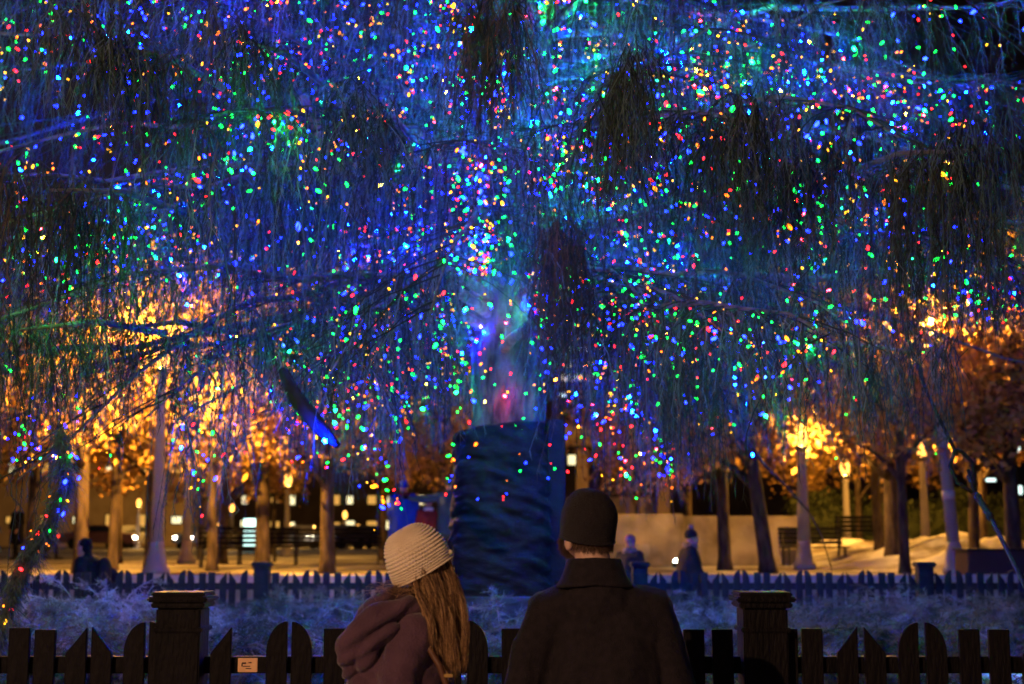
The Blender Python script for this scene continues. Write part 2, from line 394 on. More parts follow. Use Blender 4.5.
# how low the hanging branches reach across the width of the tree (bearing from the path -> elevation)
LX = [-200, 0, 40, 62, 75, 135, 150, 173, 178, 235, 255, 285, 300, 335, 385, 400, 448, 455, 532, 540, 560, 575, 600, 685, 700, 790, 860, 880, 903, 907, 943, 947, 1024, 1300]
LY = [640, 640, 600, 520, 440, 440, 336, 336, 545, 545, 405, 405, 540, 560, 530, 460, 440, 265, 265, 400, 425, 470, 490, 500, 430, 465, 465, 400, 420, 296, 296, 325, 320, 320]
def zlimit(P_):      # P_ in tree space
    X = P_[..., 0]+TX; Y = P_[..., 1]+TY; px = 512+F*X/np.maximum(Y, 1)*.992; yl = np.interp(px, LX, LY)
    yl = np.where((yl < 300) & (Y > TY-.3), 480, yl); return CAMZ+(HY-yl)/F*Y*1.0
# limbs
NL = 80; limbs = []
bulbP = []; bulbJ = []
ga = 2.39996
def limb_to(px, py, Y, z0, rise=.15):      # a low limb whose tip droops to a given place
    p = at(px, py, Y); dx_, dy_ = p.x-TX, Y-TY; L_ = math.hypot(dx_, dy_); return (math.atan2(dy_, dx_), z0, L_, rise, (z0+rise*L_-p.z)/L_**2)
EXTRA = [limb_to(10, 470, 7.6, 3.6), limb_to(120, 430, 8.2, 3.5), limb_to(210, 420, 9.0, 3.4), limb_to(330, 380, 8.4, 3.7), limb_to(430, 300, 7.6, 4.0), limb_to(640, 330, 8.4, 3.8), limb_to(730, 340, 8.2, 3.6), limb_to(840, 330, 8.0, 3.6), limb_to(1000, 250, 7.6, 3.9), limb_to(650, 130, 6.9, 4.4), limb_to(200, 130, 6.9, 4.4), limb_to(900, 130, 7.2, 4.6), limb_to(60, 230, 7.0, 4.2)]
for i in range(NL):
    az = i*ga+random.uniform(-.2, .2)
    u = i/NL; z0 = 3.25+4.6*u**1.1+random.uniform(-.15, .15)
    L = (7.0-1.8*u)*random.uniform(.80, 1.08)
    rise = random.uniform(.06, .24); dr = random.uniform(.040, .060)
    fr_ = max(0, -math.sin(az))**2
    L *= 1-.30*fr_*(1-.4*u)
    if i == 0: z0 += 1.1
    if i >= NL-len(EXTRA): az, z0, L, rise, dr = EXTRA[i-(NL-len(EXTRA))]; u = .2
    dirv = np.array([math.cos(az), math.sin(az), 0]); side = np.array([-math.sin(az), math.cos(az), 0])
    bend = random.uniform(-.06, .06)
    def path(r, dirv=dirv, side=side, z0=z0, rise=rise, dr=dr, bend=bend):
        r = np.asarray(r, float)
        p = r[..., None]*dirv + (bend*r*r/3)[..., None]*side; p[..., 2] += z0+rise*r-dr*r*r+.06*np.sin(r*2.3+z0*5)+.02*np.sin(r*6+z0*9); p += side*(.07*np.sin(r*1.9+z0*7))[..., None]
        return p
    limbs.append((az, u, L, path, dirv, side))
    rr = np.linspace(.15, L, 14); pts = path(rr)
    V, Fc = tube([Vector(p) for p in pts], [max(.006, .050*(1-k/15)**1.1*(1-.3*u)) for k in range(14)], 7)
    limb = build('limb', V, Fc, M['limb_bark'], tree, smooth=True)
    # laterals
    nsec = int(L*5.6); rs = np.sort(rng.uniform(.14*L, L, nsec*2)); sg = np.where(np.arange(len(rs)) % 2, 1., -1.)
    base = path(rs); tnv = path(rs+.05)-base; tnv = unit(tnv)
    ll = (1.15*(1-(rs/L)*.55)+.15)*rng.uniform(.5, 1.15, len(rs)); ang = rng.uniform(.6, 1.15, len(rs))
    K = 7; tt = np.linspace(0, 1, K)
    ld = tnv*np.cos(ang)[:, None]+side*(sg*np.sin(ang))[:, None]
    LP = base[:, None]+ld[:, None]*(ll[:, None]*tt)[..., None]
    LP[..., 2] -= (ll[:, None]**1.2)*(tt**2)*rng.uniform(.15, .45, (len(rs), 1))
    LP += rng.normal(0, .012, LP.shape)*tt[None, :, None]
    okl = LP[:, -1, 2] > zlimit(LP[:, -1])-.05; parts = [np_tubes(LP[okl], np.broadcast_to(.007*(1-.75*tt), (int(okl.sum()), K)), 3)]
    # pendulous strands
    dens = 6.4 if u < .6 else 5.6
    cnt = np.maximum(2, (ll*dens*1.25).astype(int)); idx = np.repeat(np.arange(len(rs)), cnt)
    ts = rng.uniform(.1, 1, len(idx)); nt_ = np.maximum(2, ll*5.5)[idx]; ts = np.clip((np.floor(ts*nt_)+.5+rng.normal(0, .16, len(idx)))/nt_, .05, 1); fi = ts*(K-1); i0 = np.minimum(fi.astype(int), K-2); fr = (fi-i0)[:, None]
    SB = LP[idx, i0]*(1-fr)+LP[idx, i0+1]*fr
    SL = rng.gamma(4.2, .115, len(idx))*(1.0 if u < .35 else .85); SL = np.clip(SL, .12, 1.35)
    lim = SB[:, 2]-zlimit(SB)+rng.normal(0, .10, len(SB)); ok_ = lim > .10; idx = idx[ok_]; SB = SB[ok_]; SL = np.minimum(SL[ok_], lim[ok_])
    K2 = 6; t2 = np.linspace(0, 1, K2); h = rng.normal(size=(len(idx), 3)); h[:, 2] = 0
    h = unit(h)*rng.uniform(.03, .42, (len(idx), 1))**1.2 + ld[idx]*rng.uniform(.0, .22, (len(idx), 1)); h[:, 2] = 0
    SP = SB[:, None]+h[:, None]*(SL[:, None]*np.sqrt(t2))[..., None]
    SP[..., 2] -= SL[:, None]*t2
    SP[..., :2] += (rng.normal(0, .017, (len(idx), K2, 2))*(t2**.5)[None, :, None])
    parts.append(np_tubes(SP, np.broadcast_to(.0036*(1-.6*t2), (len(idx), K2)), 3))
    # needles hugging the strands
    nn = np.maximum(8, (SL*52).astype(int)); ni = np.repeat(np.arange(len(idx)), nn); tn = rng.uniform(.03, 1, len(ni)); fi = tn*(K2-1); i0 = np.minimum(fi.astype(int), K2-2); fr = (fi-i0)[:, None]
    NB = SP[ni, i0]*(1-fr)+SP[ni, i0+1]*fr
    D = rng.normal(size=(len(ni), 3)); D[:, 2] = 0; D = unit(D)*rng.uniform(.25, .75, (len(ni), 1)); D[:, 2] = -1; D = unit(D)
    parts.append(np_needles(NB, D, rng.uniform(.03, .085, len(ni)), rng.uniform(.0024, .0052, len(ni))))
    V, Fc = join(parts)
    dry = random.random() < .25; tone = rng.choice(3, len(SP), p=[.45, .33, .22]) if not dry else rng.choice([0, 3], len(SP))
    a_ = 2*(K2-1)*3; half_ = np.repeat(tone, (K2-1)*3)
    mi = np.concatenate([np.zeros(len(parts[0][1]), int), half_, half_, tone[ni]])
    build('foliage', V, Fc, mats=[M['needles_dark'], M['needles'], M['needles_pale'], M['dry_needles']], midx=mi, parent=limb)
    # light strings: along the limb, along laterals, down a few strands
    BR = float(np.clip(rng.uniform(.0, 1.3), .08, 1)); nb = int(L*36); q = rng.uniform(.05*L, L, nb); bp = path(q)+rng.normal(0, .05, (nb, 3)); bp[:, 2] -= rng.uniform(.02, .45, nb)
    bulbP.append(bp[rng.random(nb) < BR])
    for _ in range(3):       # a string draped out along neighbouring laterals
        j = rng.integers(len(rs)); n1 = rng.integers(5, 12); tb = np.linspace(.1, 1, n1)*(K-1); j0 = np.minimum(tb.astype(int), K-2)
        fb = (tb-j0)[:, None]; bb = LP[j, j0]*(1-fb)+LP[j, j0+1]*fb+rng.normal(0, .03, (n1, 3)); bb[:, 2] -= .05; bulbP.append(bb)
    for _ in range(3):
        if not len(SL): break
        j = rng.integers(len(SL)); n1 = int(3+SL[j]*9); tb = np.linspace(.05, 1, n1)*(K2-1); j0 = np.minimum(tb.astype(int), K2-2)
        fb = (tb-j0)[:, None]; bulbP.append(SP[j, j0]*(1-fb)+SP[j, j0+1]*fb+rng.normal(0, .025, (n1, 3)))
T0 = Vector((TX, TY, 0)); g = MB(); q_ = [at(x, y, 7.5)-T0 for x, y in ((62, 430), (66, 480), (48, 525), (24, 565), (2, 625), (-14, 668))]
g.tube(q_, [.014, .013, .012, .010, .008, .005], 6); tw = g.build('limb', M['limb_bark'], tree, True)
q_ = np.array([list(p) for p in q_]); nn_ = 4200; fi = rng.uniform(0, 4.99, nn_); i0 = fi.astype(int); fr = (fi-i0)[:, None]; nb_ = q_[i0]*(1-fr)+q_[i0+1]*fr+rng.normal(0, .02, (nn_, 3))
D = unit(rng.normal(size=(nn_, 3))*np.array([1, 1, .3])+np.array([-.2, 0, -1.4])); build('foliage', *np_needles(nb_, D, rng.uniform(.05, .15, nn_), rng.uniform(.003, .006, nn_)), M['needles'], tw)
g = MB(); g.tube([at(283, 370, 8.6)-T0, at(296, 398, 8.5)-T0, at(318, 425, 8.45)-T0, at(338, 446, 8.4)-T0], [.030, .050, .050, .02], 9); g.build('broken_limb', mat('dark_bark', (.012, .010, .010), .9, (.03, .025, .022), 9), tree, True)
g = MB(); g.tube([at(303, 96, 9)-T0, at(322, 140, 9)-T0, at(352, 186, 9)-T0], [.035, .032, .02], 8); g.build('broken_limb', M['limb_bark'], tree, True)
bulbP.append(np.array([list(at(325, 440, 8.3)-T0)]*1))
# heavy dark mops of needles hanging closest to the path
for px, py, Y, wd, ln, n in ((630, 85, 6.7, .26, .62, 520), (105, 45, 6.6, .40, .50, 600), (490, 20, 6.9, .30, .55, 480), (975, 150, 6.8, .30, .85, 650),
                             (735, 130, 7.0, .36, .55, 520), (50, 190, 6.8, .32, .6, 480), (240, 40, 7.0, .25, .4, 300), (914, 352, 8.2, .12, .50, 330), (560, 230, 8.6, .2, .75, 420), (800, 175, 7.6, .35, .5, 420), (20, 330, 7.4, .25, .6, 360), (370, 110, 7.8, .3, .45, 340), (690, 380, 9.4, .2, .7, 300), (110, 330, 8.2, .3, .55, 360)):
    n = int(n*.30); wd *= .40; ln *= .95; c0 = np.array(list(at(px, py, Y)-T0)); od = unit(np.array([c0[0], c0[1], 0.])); sd_ = np.array([-od[1], od[0], 0])
    K_ = 6; t_ = np.linspace(0, 1, K_); arm = c0-od*1.1+np.array([0, 0, .12])
    V, Fc = tube([Vector(arm), Vector((arm+c0)/2+np.array([0, 0, .06])), Vector(c0)], [.022, .017, .008], 6); lb_ = build('limb', V, Fc, M['limb_bark'], tree, smooth=True)
    gq = rng.normal(0, .42, (9, 2)); gi = rng.integers(0, 9, n)
    u1 = rng.uniform(-.6, .35, (n, 1)); b0_ = c0+od*(u1*.9+gq[gi, :1]*.3)+sd_*(gq[gi, 1:]*wd*1.5+rng.normal(0, wd*.22, (n, 1))); b0_[:, 2] += .10-.15*np.abs(gq[gi, 1])+rng.normal(0, .05, n)
    ll_ = ln*rng.uniform(.45, 1.25, n); hh = rng.normal(0, .10, (n, 2))
    Q = np.repeat(b0_[:, None], K_, 1); Q[..., :2] += hh[:, None]*np.sqrt(t_)[None, :, None]+rng.normal(0, .010, (n, K_, 2)); Q[..., 2] -= ll_[:, None]*t_
    nn = np.maximum(10, (ll_*60).astype(int)); ni = np.repeat(np.arange(n), nn); fi = rng.uniform(0, K_-1.01, len(ni)); i0 = fi.astype(int); fr = (fi-i0)[:, None]; nb_ = Q[ni, i0]*(1-fr)+Q[ni, i0+1]*fr
    D = rng.normal(size=(len(ni), 3)); D[:, 2] = 0; D = unit(D)*rng.uniform(.25, .9, (len(ni), 1)); D[:, 2] = -1; D = unit(D)
    p_ = [np_tubes(Q, np.broadcast_to(.0034*(1-.6*t_), (n, K_)), 3), np_needles(nb_, D, rng.uniform(.03, .08, len(ni)), rng.uniform(.0025, .005, len(ni)))]
    V, Fc = join(p_); tone = rng.choice(2, n, p=[.6, .4]); hf_ = np.repeat(tone, (K_-1)*3)
    build('foliage', V, Fc, mats=[M['needles_dark'], M['dry_needles'] if rng.random() < .5 else M['needles']], midx=np.concatenate([hf_, hf_, tone[ni]]), parent=lb_)
# strings with particular shapes: swags the photograph shows plainly
def swag(pxs, Y, n, jit=.05):
    pts = [at(x, y, Y)-Vector((TX, TY, 0)) for x, y in pxs]; seg = np.array([list(p) for p in pts])
    tt = np.sort(rng.uniform(0, len(pts)-1.001, n)); i0 = tt.astype(int); fr = (tt-i0)[:, None]
    bulbP.append(seg[i0]*(1-fr)+seg[i0+1]*fr+rng.normal(0, jit, (n, 3)))
swag([(655, 285), (648, 330), (622, 380), (612, 430), (630, 500)], 10.5, 130, .09)
swag([(625, 470), (680, 440), (720, 460), (790, 465), (835, 470)], 11, 34, .05)
swag([(820, 385), (870, 375), (905, 385), (925, 350)], 9.5, 44, .06)
swag([(335, 420), (380, 380), (430, 350), (440, 300)], 11, 110, .17)
swag([(320, 260), (390, 240), (450, 225)], 11.4, 130, .2)
swag([(455, 440), (445, 500)], 11.3, 8, .02)
swag([(0, 630), (28, 560), (50, 520), (70, 480), (60, 440)], 7.5, 34, .04)
swag([(200, 520), (205, 460), (190, 410)], 9.5, 26, .05)
swag([(300, 470), (345, 440), (380, 470), (395, 520)], 10.5, 44, .09)
swag([(560, 400), (600, 365), (560, 430), (600, 412)], 12.6, 40, .05)
swag([(110, 470), (60, 440), (10, 470)], 8.6, 26, .06)
swag([(880, 30), (860, 160), (800, 190), (870, 215), (905, 200)], 9.2, 90, .16)
swag([(690, 20), (720, 100), (650, 140), (640, 260)], 9.5, 80, .15)
swag([(920, 10), (925, 90), (950, 130)], 7.4, 16, .06)
# bulbs on the trunk and its wrap
tb = []
for k in range(80):
    a = -PI/2+random.gauss(0, .8); z = random.uniform(2.45, 4.6); tb.append((.40*math.cos(a), .40*math.sin(a), z))
for k in range(16):
    a = -PI/2+random.gauss(0, .6); z = random.uniform(1.9, 2.4); tb.append((.56*math.cos(a), .56*math.sin(a), z))
bulbP.append(np.array(tb))
B = np.concatenate(bulbP)+np.array([TX, TY, 0])
sx, sy, dep = proj(B)
low = B[:, 2] < zlimit(B-np.array([TX, TY, 0]))-.06
ntrunk = 137+500; isl = np.arange(len(B)) > len(B)-ntrunk
keep = (~low | isl) & (sx > -60) & (sx < 1084) & (sy > -80) & (sy < 640) & (dep > 3.5) & (B[:, 2] > .95)
# thin out where the plaza behind shows through, as in the photograph
thin = ((sx > 660) & (sy > 480)) | ((sx > 860) & (sy > 400)) | ((sx > 465) & (sx < 560) & (sy > 440) & (dep < 11)) | ((sx > 60) & (sx < 430) & (sy > 540))
keep &= ~(thin & (rng.random(len(B)) > .12))
tr_ = np.arange(len(B)) >= len(B)-96
nz = np.array([noise.noise(Vector(p)*.62) for p in B]); keep &= tr_ | (rng.random(len(B)) < np.clip(.78+2.4*nz, .12, 1)) | (isl & (rng.random(len(B)) < .8))
keep &= tr_ | isl | (dep > 7.4) | (rng.random(len(B)) < .5)
tr_ = np.append(tr_[keep], False)
B = np.vstack([B[keep], np.array([list(at(325, 441, 8.34))])]); sx, sy, dep = proj(B)
col = rng.choice(5, len(B), p=[.30, .23, .17, .15, .15]); col = np.where(tr_, rng.choice(5, len(B), p=[.16, .27, .28, .17, .12]), col)
names = ['blue', 'green', 'red', 'orange', 'amber']; bm_ = [M['bulb_'+n] for n in names]+[M['bright_'+n] for n in names]
prof = [(0, .019), (.0078, .012), (.0100, .001), (.0070, -.012), (0, -.018)]
def bulbmesh():
    V = [(0, 0, .019)]; n = 5
    for r, z in prof[1:4]:
        for i in range(n): V.append((r*math.cos(2*PI*i/n), r*math.sin(2*PI*i/n), z))
    V.append((0, 0, -.018)); T = []
    for i in range(n): T.append((0, 1+i, 1+(i+1) % n)); T.append((16, 11+(i+1) % n, 11+i))
    for j in range(2):
        for i in range(n):
            a, b, c, d = 1+j*n+i, 1+j*n+(i+1) % n, 1+(j+1)*n+(i+1) % n, 1+(j+1)*n+i; T += [(a, d, c), (a, c, b)]
    return np.array(V), np.array(T)
BV, BT = bulbmesh()
infr = (sx > 2) & (sx < 1022) & (sy > 2) & (sy < 682)
nz2 = np.array([noise.noise(Vector(p)*.45+Vector((40, 0, 0))) for p in B])
bright = rng.random(len(B)) < np.clip(.075*(1+2.2*nz2)*np.where(dep < 8, .5, 1)*np.where(col == 0, 1.2, .85), .006, .3)
nt_ = int(tr_.sum()); bright[tr_] = (rng.random(nt_) < .09) & (B[tr_][:, 2] > 2.6); bright[-1] = True; col[-1] = 0
order = np.argsort(np.where(infr, dep, 99)); big = set(order[:297].tolist())|{len(B)-1}
scl = np.clip(rng.lognormal(-.50, .38, len(B)), .32, 1.3)*np.where(col < 2, 1.0, .86)
scl[-1] = 1.15; bmeshes = []
for n_, m_ in zip(names*2, bm_):
    me = bpy.data.meshes.new('bulb'); me.from_pydata([tuple(v) for v in BV], [], [tuple(t) for t in BT]); me.materials.append(m_)
    me.polygons.foreach_set('use_smooth', [True]*len(me.polygons)); bmeshes.append(me)
rest = [k for k in range(len(B)) if k not in big]
rots = rng.uniform(-1, 1, (len(B), 3))
for k in sorted(big):
    o = bpy.data.objects.new('christmas_light', bmeshes[col[k]+5*int(bright[k])]); C.objects.link(o); o.location = B[k]
    o.rotation_euler = (rots[k][0]*1.2, rots[k][1]*1.2, 0); o.scale = [scl[k]*1.12]*3
    if bright[k]: tag(o, 'dazzling %s bulb lighting up the needles round it on the nearer branches' % names[col[k]], 'christmas light', 'dazzling %s bulbs on the nearer branches' % names[col[k]])
    else: tag(o, 'small plain %s bulb on the nearer hanging branches of the spruce' % names[col[k]], 'christmas light', 'small %s bulbs on the nearer branches' % names[col[k]])
VV = []; TT = []; MI = []; b = 0
for k in rest:
    Rm = np.array((Matrix.Rotation(rots[k][0]*1.2, 3, 'X') @ Matrix.Rotation(rots[k][1]*1.2, 3, 'Y')))
    VV.append(BV@Rm.T*scl[k]*1.05+B[k]); TT.append(BT+b); b += len(BV); MI.append(np.full(len(BT), col[k]+5*int(bright[k])))
tag(build('christmas_lights', np.concatenate(VV), np.concatenate(TT), mats=bm_, midx=np.concatenate(MI)), 'countless tiny multicoloured lights deeper in the spruce branches', 'christmas lights', kind='stuff')


# ------------------------------------------------------------ frosted boughs in the bed
def sprays(n, posf, upf, size, needle):
    parts = []
    base = np.array([posf() for _ in range(n)])
    az = rng.uniform(0, 2*PI, n); el = rng.uniform(.1, 1.0, n); L = rng.uniform(*size, n); K = 6; t = np.linspace(0, 1, K)
    d = np.stack([np.cos(az)*np.cos(el), np.sin(az)*np.cos(el), np.sin(el)], 1)
    Pm = base[:, None]+d[:, None]*(L[:, None]*t)[..., None]; Pm[..., 2] -= (L[:, None]*t**2)*.45
    parts.append(np_tubes(Pm, np.broadcast_to(.005*(1-.7*t), (n, K)), 3))
    m = 9; ti = rng.uniform(.15, .95, (n, m)); fi = ti*(K-1); i0 = np.minimum(fi.astype(int), K-2); fr = (fi-i0)[..., None]; r_ = np.arange(n)[:, None]
    SB = (Pm[r_, i0]*(1-fr)+Pm[r_, i0+1]*fr).reshape(-1, 3); td = unit(Pm[r_, i0+1]-Pm[r_, i0]).reshape(-1, 3)
    sd = unit(td+unit(rng.normal(size=td.shape))*np.array([.9, .9, .45])); sl = rng.uniform(.05, .15, len(SB))
    t2 = np.linspace(0, 1, 3); SP = SB[:, None]+sd[:, None]*(sl[:, None]*t2)[..., None]; SP[..., 2] -= .02*t2**2
    parts.append(np_tubes(SP, np.broadcast_to(.003*(1-.5*t2), (len(SB), 3)), 3))
    q = 22; tn = rng.uniform(.0, 1, (len(SB), q, 1)); NB = (SB[:, None]+(SP[:, -1]-SB)[:, None]*tn).reshape(-1, 3)
    D = unit(np.repeat(sd, q, 0)*.7+unit(rng.normal(size=(len(NB), 3)))); parts.append(np_needles(NB, D, rng.uniform(needle*.6, needle*1.2, len(NB)), rng.uniform(.0035, .0065, len(NB))))
    return join(parts)
bushes = []
while len(bushes) < 160:
    y = 7.4+8.4*random.random()**.7; x = random.uniform(-.42*y, .42*y); px = 512+F*x/y
    if (x-TX)**2+(y-TY)**2 < 1.0: continue
    if px > 935 and 8.5 < y < 13.2: continue
    if any((x-b[0])**2+((y-b[1])*.8)**2 < .20 for b in bushes) and random.random() < .93: continue
    bushes.append((x, y, random.uniform(.36, .66)))
BI = [0]
def bushspray(n):
    parts = []
    for (x, y, r) in bushes:
        top = CAMZ-random.uniform(28, 54)/F*y-bedh(x, y); r2 = min(r, top*.95)
        def f(): return (x+random.gauss(0, r*.33), y+random.gauss(0, r*.33), bedh(x, y)+random.uniform(-.02, r2*.55))
        parts.append(sprays(n, f, None, (r2*.6, r2*1.25), .050)); tones.append(np.full(len(parts[-1][1]), rng.choice(3, p=[.45, .35, .20])))
    return join(parts)
tones = []; bv, bf = bushspray(42)
tag(build('evergreen_boughs', bv, bf, mats=[M['frost'], mat('green_boughs', (.02, .032, .02), .75, (.08, .10, .07), 3), M['frostdry']], midx=np.concatenate(tones)), 'low frosted evergreen boughs covering the garden bed behind the near fence', 'ground cover', kind='stuff')
sp_ = at(992, 636, 11.0)
def patchh(x, y):
    q = ((x-sp_.x)/1.35)**2+((y-11.2)/1.9)**2; return bedh(x, y)+.06*(1-q)+.04*noise.noise(Vector((x*2, y*2, 4)))-.02
tag(build('snow_patch', *grid(sp_.x-1.6, sp_.x+1.6, 9.0, 13.4, 60, 70, patchh), mat('clean_snow', (.62, .62, .66), .85, (.8, .8, .84), 3, .5, 12), smooth=True), kind='structure')
def mound(cx, cy, r, h):
    def f():
        a = random.uniform(0, 2*PI); q = r*math.sqrt(random.random()); x = cx+q*math.cos(a)*1.5; y = cy+q*math.sin(a)
        return (x, y, min(bedh(x, y)+h*(1-(q/r)**2)*random.uniform(.3, 1), CAMZ-48/F*y-.13))
    return f
c = at(105, 610, 10.5)
tag(build('bough_pile', *sprays(380, mound(c.x, 10.5, .8, .62), None, (.25, .6), .034), mat('pale_frost', (.16, .17, .15), .8, (.52, .51, .50), 4, lo=.35, hi=.6)), 'pale heap of cut frosted branches between the black-clad person and the near fence', 'branch pile')
c = at(236, 625, 9.3)
tag(build('evergreen_shrub', *sprays(70, mound(c.x, 9.3, .28, .25), None, (.2, .4), .024), M['frostdry']), 'yellowish frosted shrub just right of the left capped fence post', 'shrub')
c = at(868, 612, 12)
tag(build('evergreen_shrub', *sprays(80, mound(c.x, 12, .35, .3), None, (.2, .45), .024), M['frostdry']), 'olive shrub sprouting in the bed right of the right capped fence post', 'shrub')

# ------------------------------------------------------------ street lamps
def make_lamp(h, gm, label, pole_r=.11, sides=16):
    t = thing('street_lamp', label, 'street lamp')
    g = MB(); g.lathe([(.25, 0), (.25, .12), (.20, .16), (.18, .30), (.145, .46), (pole_r*1.15, .60)], n=sides); g.build('base', M['pole'], t, True)
    g = MB(); g.lathe([(pole_r*1.1, .58), (pole_r*.72, h-.42), (pole_r*.95, h-.40), (pole_r*.95, h-.36), (pole_r*.6, h-.34), (pole_r*.6, h-.30)], n=sides); g.build('pole', M['pole'], t, True)
    g = MB(); g.lathe([(.07, h-.31), (.15, h-.27), (.16, h-.24), (.10, h-.22)], n=sides); g.build('fitter', M['darkmetal'], t, True)
    g = MB(); g.lathe([(.08, h-.20), (.125, h-.12), (.15, h), (.13, h+.12), (.09, h+.2), (.06, h+.25)], n=sides); g.build('globe', M['globe'], t, True)
    ld_ = bpy.data.lights.new('lamp_bulb', 'POINT'); ld_.energy, ld_.color = LP_[gm]; ld_.shadow_soft_size = .045
    lo_ = bpy.data.objects.new('lamp_bulb', ld_); C.objects.link(lo_); lo_.parent = t; lo_.location = (0, 0, h+.01)
    g = MB(); g.lathe([(.07, h+.27), (.05, h+.31), (.02, h+.38), (.005, h+.42)], n=sides); g.build('finial', M['darkmetal'], t, True)
    return t
GRP = 'street lamps round the plaza'
def lamp(px, py, Y, gm, label, tilt=0, **k):
    p = at(px, py, Y); o = make_lamp(p.z-PZ, gm, label, **k); o.location = (p.x, Y, PZ); o['group'] = GRP; o.rotation_euler = (0, tilt, 0); return o
lamp(163, 356, 25.9, 'tall', 'tall grey lamp post at the left, its globe shining through the hanging branches')
lb = lamp(946, 322, 27, 'tall', 'tall grey lamp post at the right with a white band on its pole', tilt=-math.radians(3.6))
g = MB(); g.lathe([(.118, 1.40), (.118, 1.56)], n=20); g.build('band', M['sticker'], lb, True)
lamp(922, 449, 38, 'mid', 'lamp post behind the banded lamp post, globe bright beside the guy cable')
lamp(845, 468, 43, 'mid', 'lamp post standing on the snow left of the waste bin')
lamp(801, 436, 31, 'far', 'thick tan lamp post right of the leaning oak trunk', pole_r=.13)
lamp(190, 443, 38, 'mid', 'lamp post just right of the tall left lamp post, farther back')
lamp(288, 480, 52, 'far', 'lamp post seen between the left benches and the big brown oak')
far = [(139, 503, 90, 'left of the far twin lamps by the pale facade'), (149, 503, 91, 'right of the far twin lamps by the pale facade'), (219, 527, 100, 'small far lamp left of the glowing kiosk screen'),
       (232, 508, 88, 'far lamp high above the glowing kiosk screen'), (290, 527, 95, 'far lamp right of the glowing kiosk screen'), (345, 515, 92, 'far lamp just right of the big brown oak'),
       (358, 528, 105, 'far lamp over the parked cars'), (186, 552, 110, 'far low lamp behind the left benches'), (345, 540, 120, 'farthest low lamp near the parked cars')]
for x, y, Y, lab in far:
    if y < 545: lamp(x, y, Y, 'far', lab, sides=8)
# lamps that stand behind the photographer and light the couple
for x, y, lab in ((-4.6, -3.2, 'street lamp on the path behind the photographer'),):
    o = make_lamp(4.6, 'rear', lab); o.location = (x, y, 0)

# ------------------------------------------------------------ background oaks
def make_oak(seed, label, h=7.5, nleaf=6500, tr=.092):
    r_ = random.Random(seed); t = thing('oak_tree', label, 'tree')
    g = MB(); lean = r_.uniform(-.04, .04)
    g.tube([(0, 0, -.05), (0, 0, .25), (lean, .0, 1.2), (lean*2, 0, 2.4), (lean*3, 0, 4.2), (lean*3, 0, 6)], [tr*1.5, tr*1.1, tr, tr*.85, tr*.5, tr*.15], 10)
    tips = []
    for k in range(13):
        a = k*2.4+r_.random(); z = r_.uniform(1.35, 4.6); L = r_.uniform(1.3, 2.6)*(1-.12*(z-2)); pts = []
        for j in range(6):
            q = j/5; pts.append(Vector((lean*2+math.cos(a)*L*q+r_.uniform(-.08, .08)*q, math.sin(a)*L*q+r_.uniform(-.08, .08)*q, z+L*q*.75+.15*math.sin(q*5))))
        g.tube(pts, [tr*.60, tr*.48, tr*.36, tr*.25, tr*.15, tr*.06], 6)
        for j in (2, 3, 4, 5):
            for _ in range(2):
                e = pts[j]+Vector((r_.uniform(-.7, .7), r_.uniform(-.7, .7), r_.uniform(-.2, .8)))
                g.tube([pts[j], (pts[j]+e)/2+Vector((0, 0, .05)), e], [tr*.14, tr*.09, tr*.04], 4); tips.append((pts[j]+e)/2); tips.append(e)
    g.build('trunk', M['trunk'], t, True)
    rs = np.random.default_rng(seed); T = np.array([list(x) for x in tips]); c = T[rs.integers(len(T), size=nleaf)]+rs.normal(0, .26, (nleaf, 3))
    c[:, 2] = np.maximum(c[:, 2], 1.7+rs.random(nleaf)*.4)
    A = unit(rs.normal(size=(nleaf, 3))); Bv = unit(np.cross(A, rs.normal(size=(nleaf, 3)))); s1 = rs.uniform(.05, .11, (nleaf, 1)); s2 = s1*.55
    V = np.stack([c-A*s1, c+Bv*s2, c+A*s1, c-Bv*s2], 1).reshape(-1, 3)
    build('crown', V, np.arange(4*nleaf).reshape(-1, 4), M['leaf'], t)
    return t
oaks = [make_oak(1, ''), make_oak(2, ''), make_oak(3, '', tr=.13)]
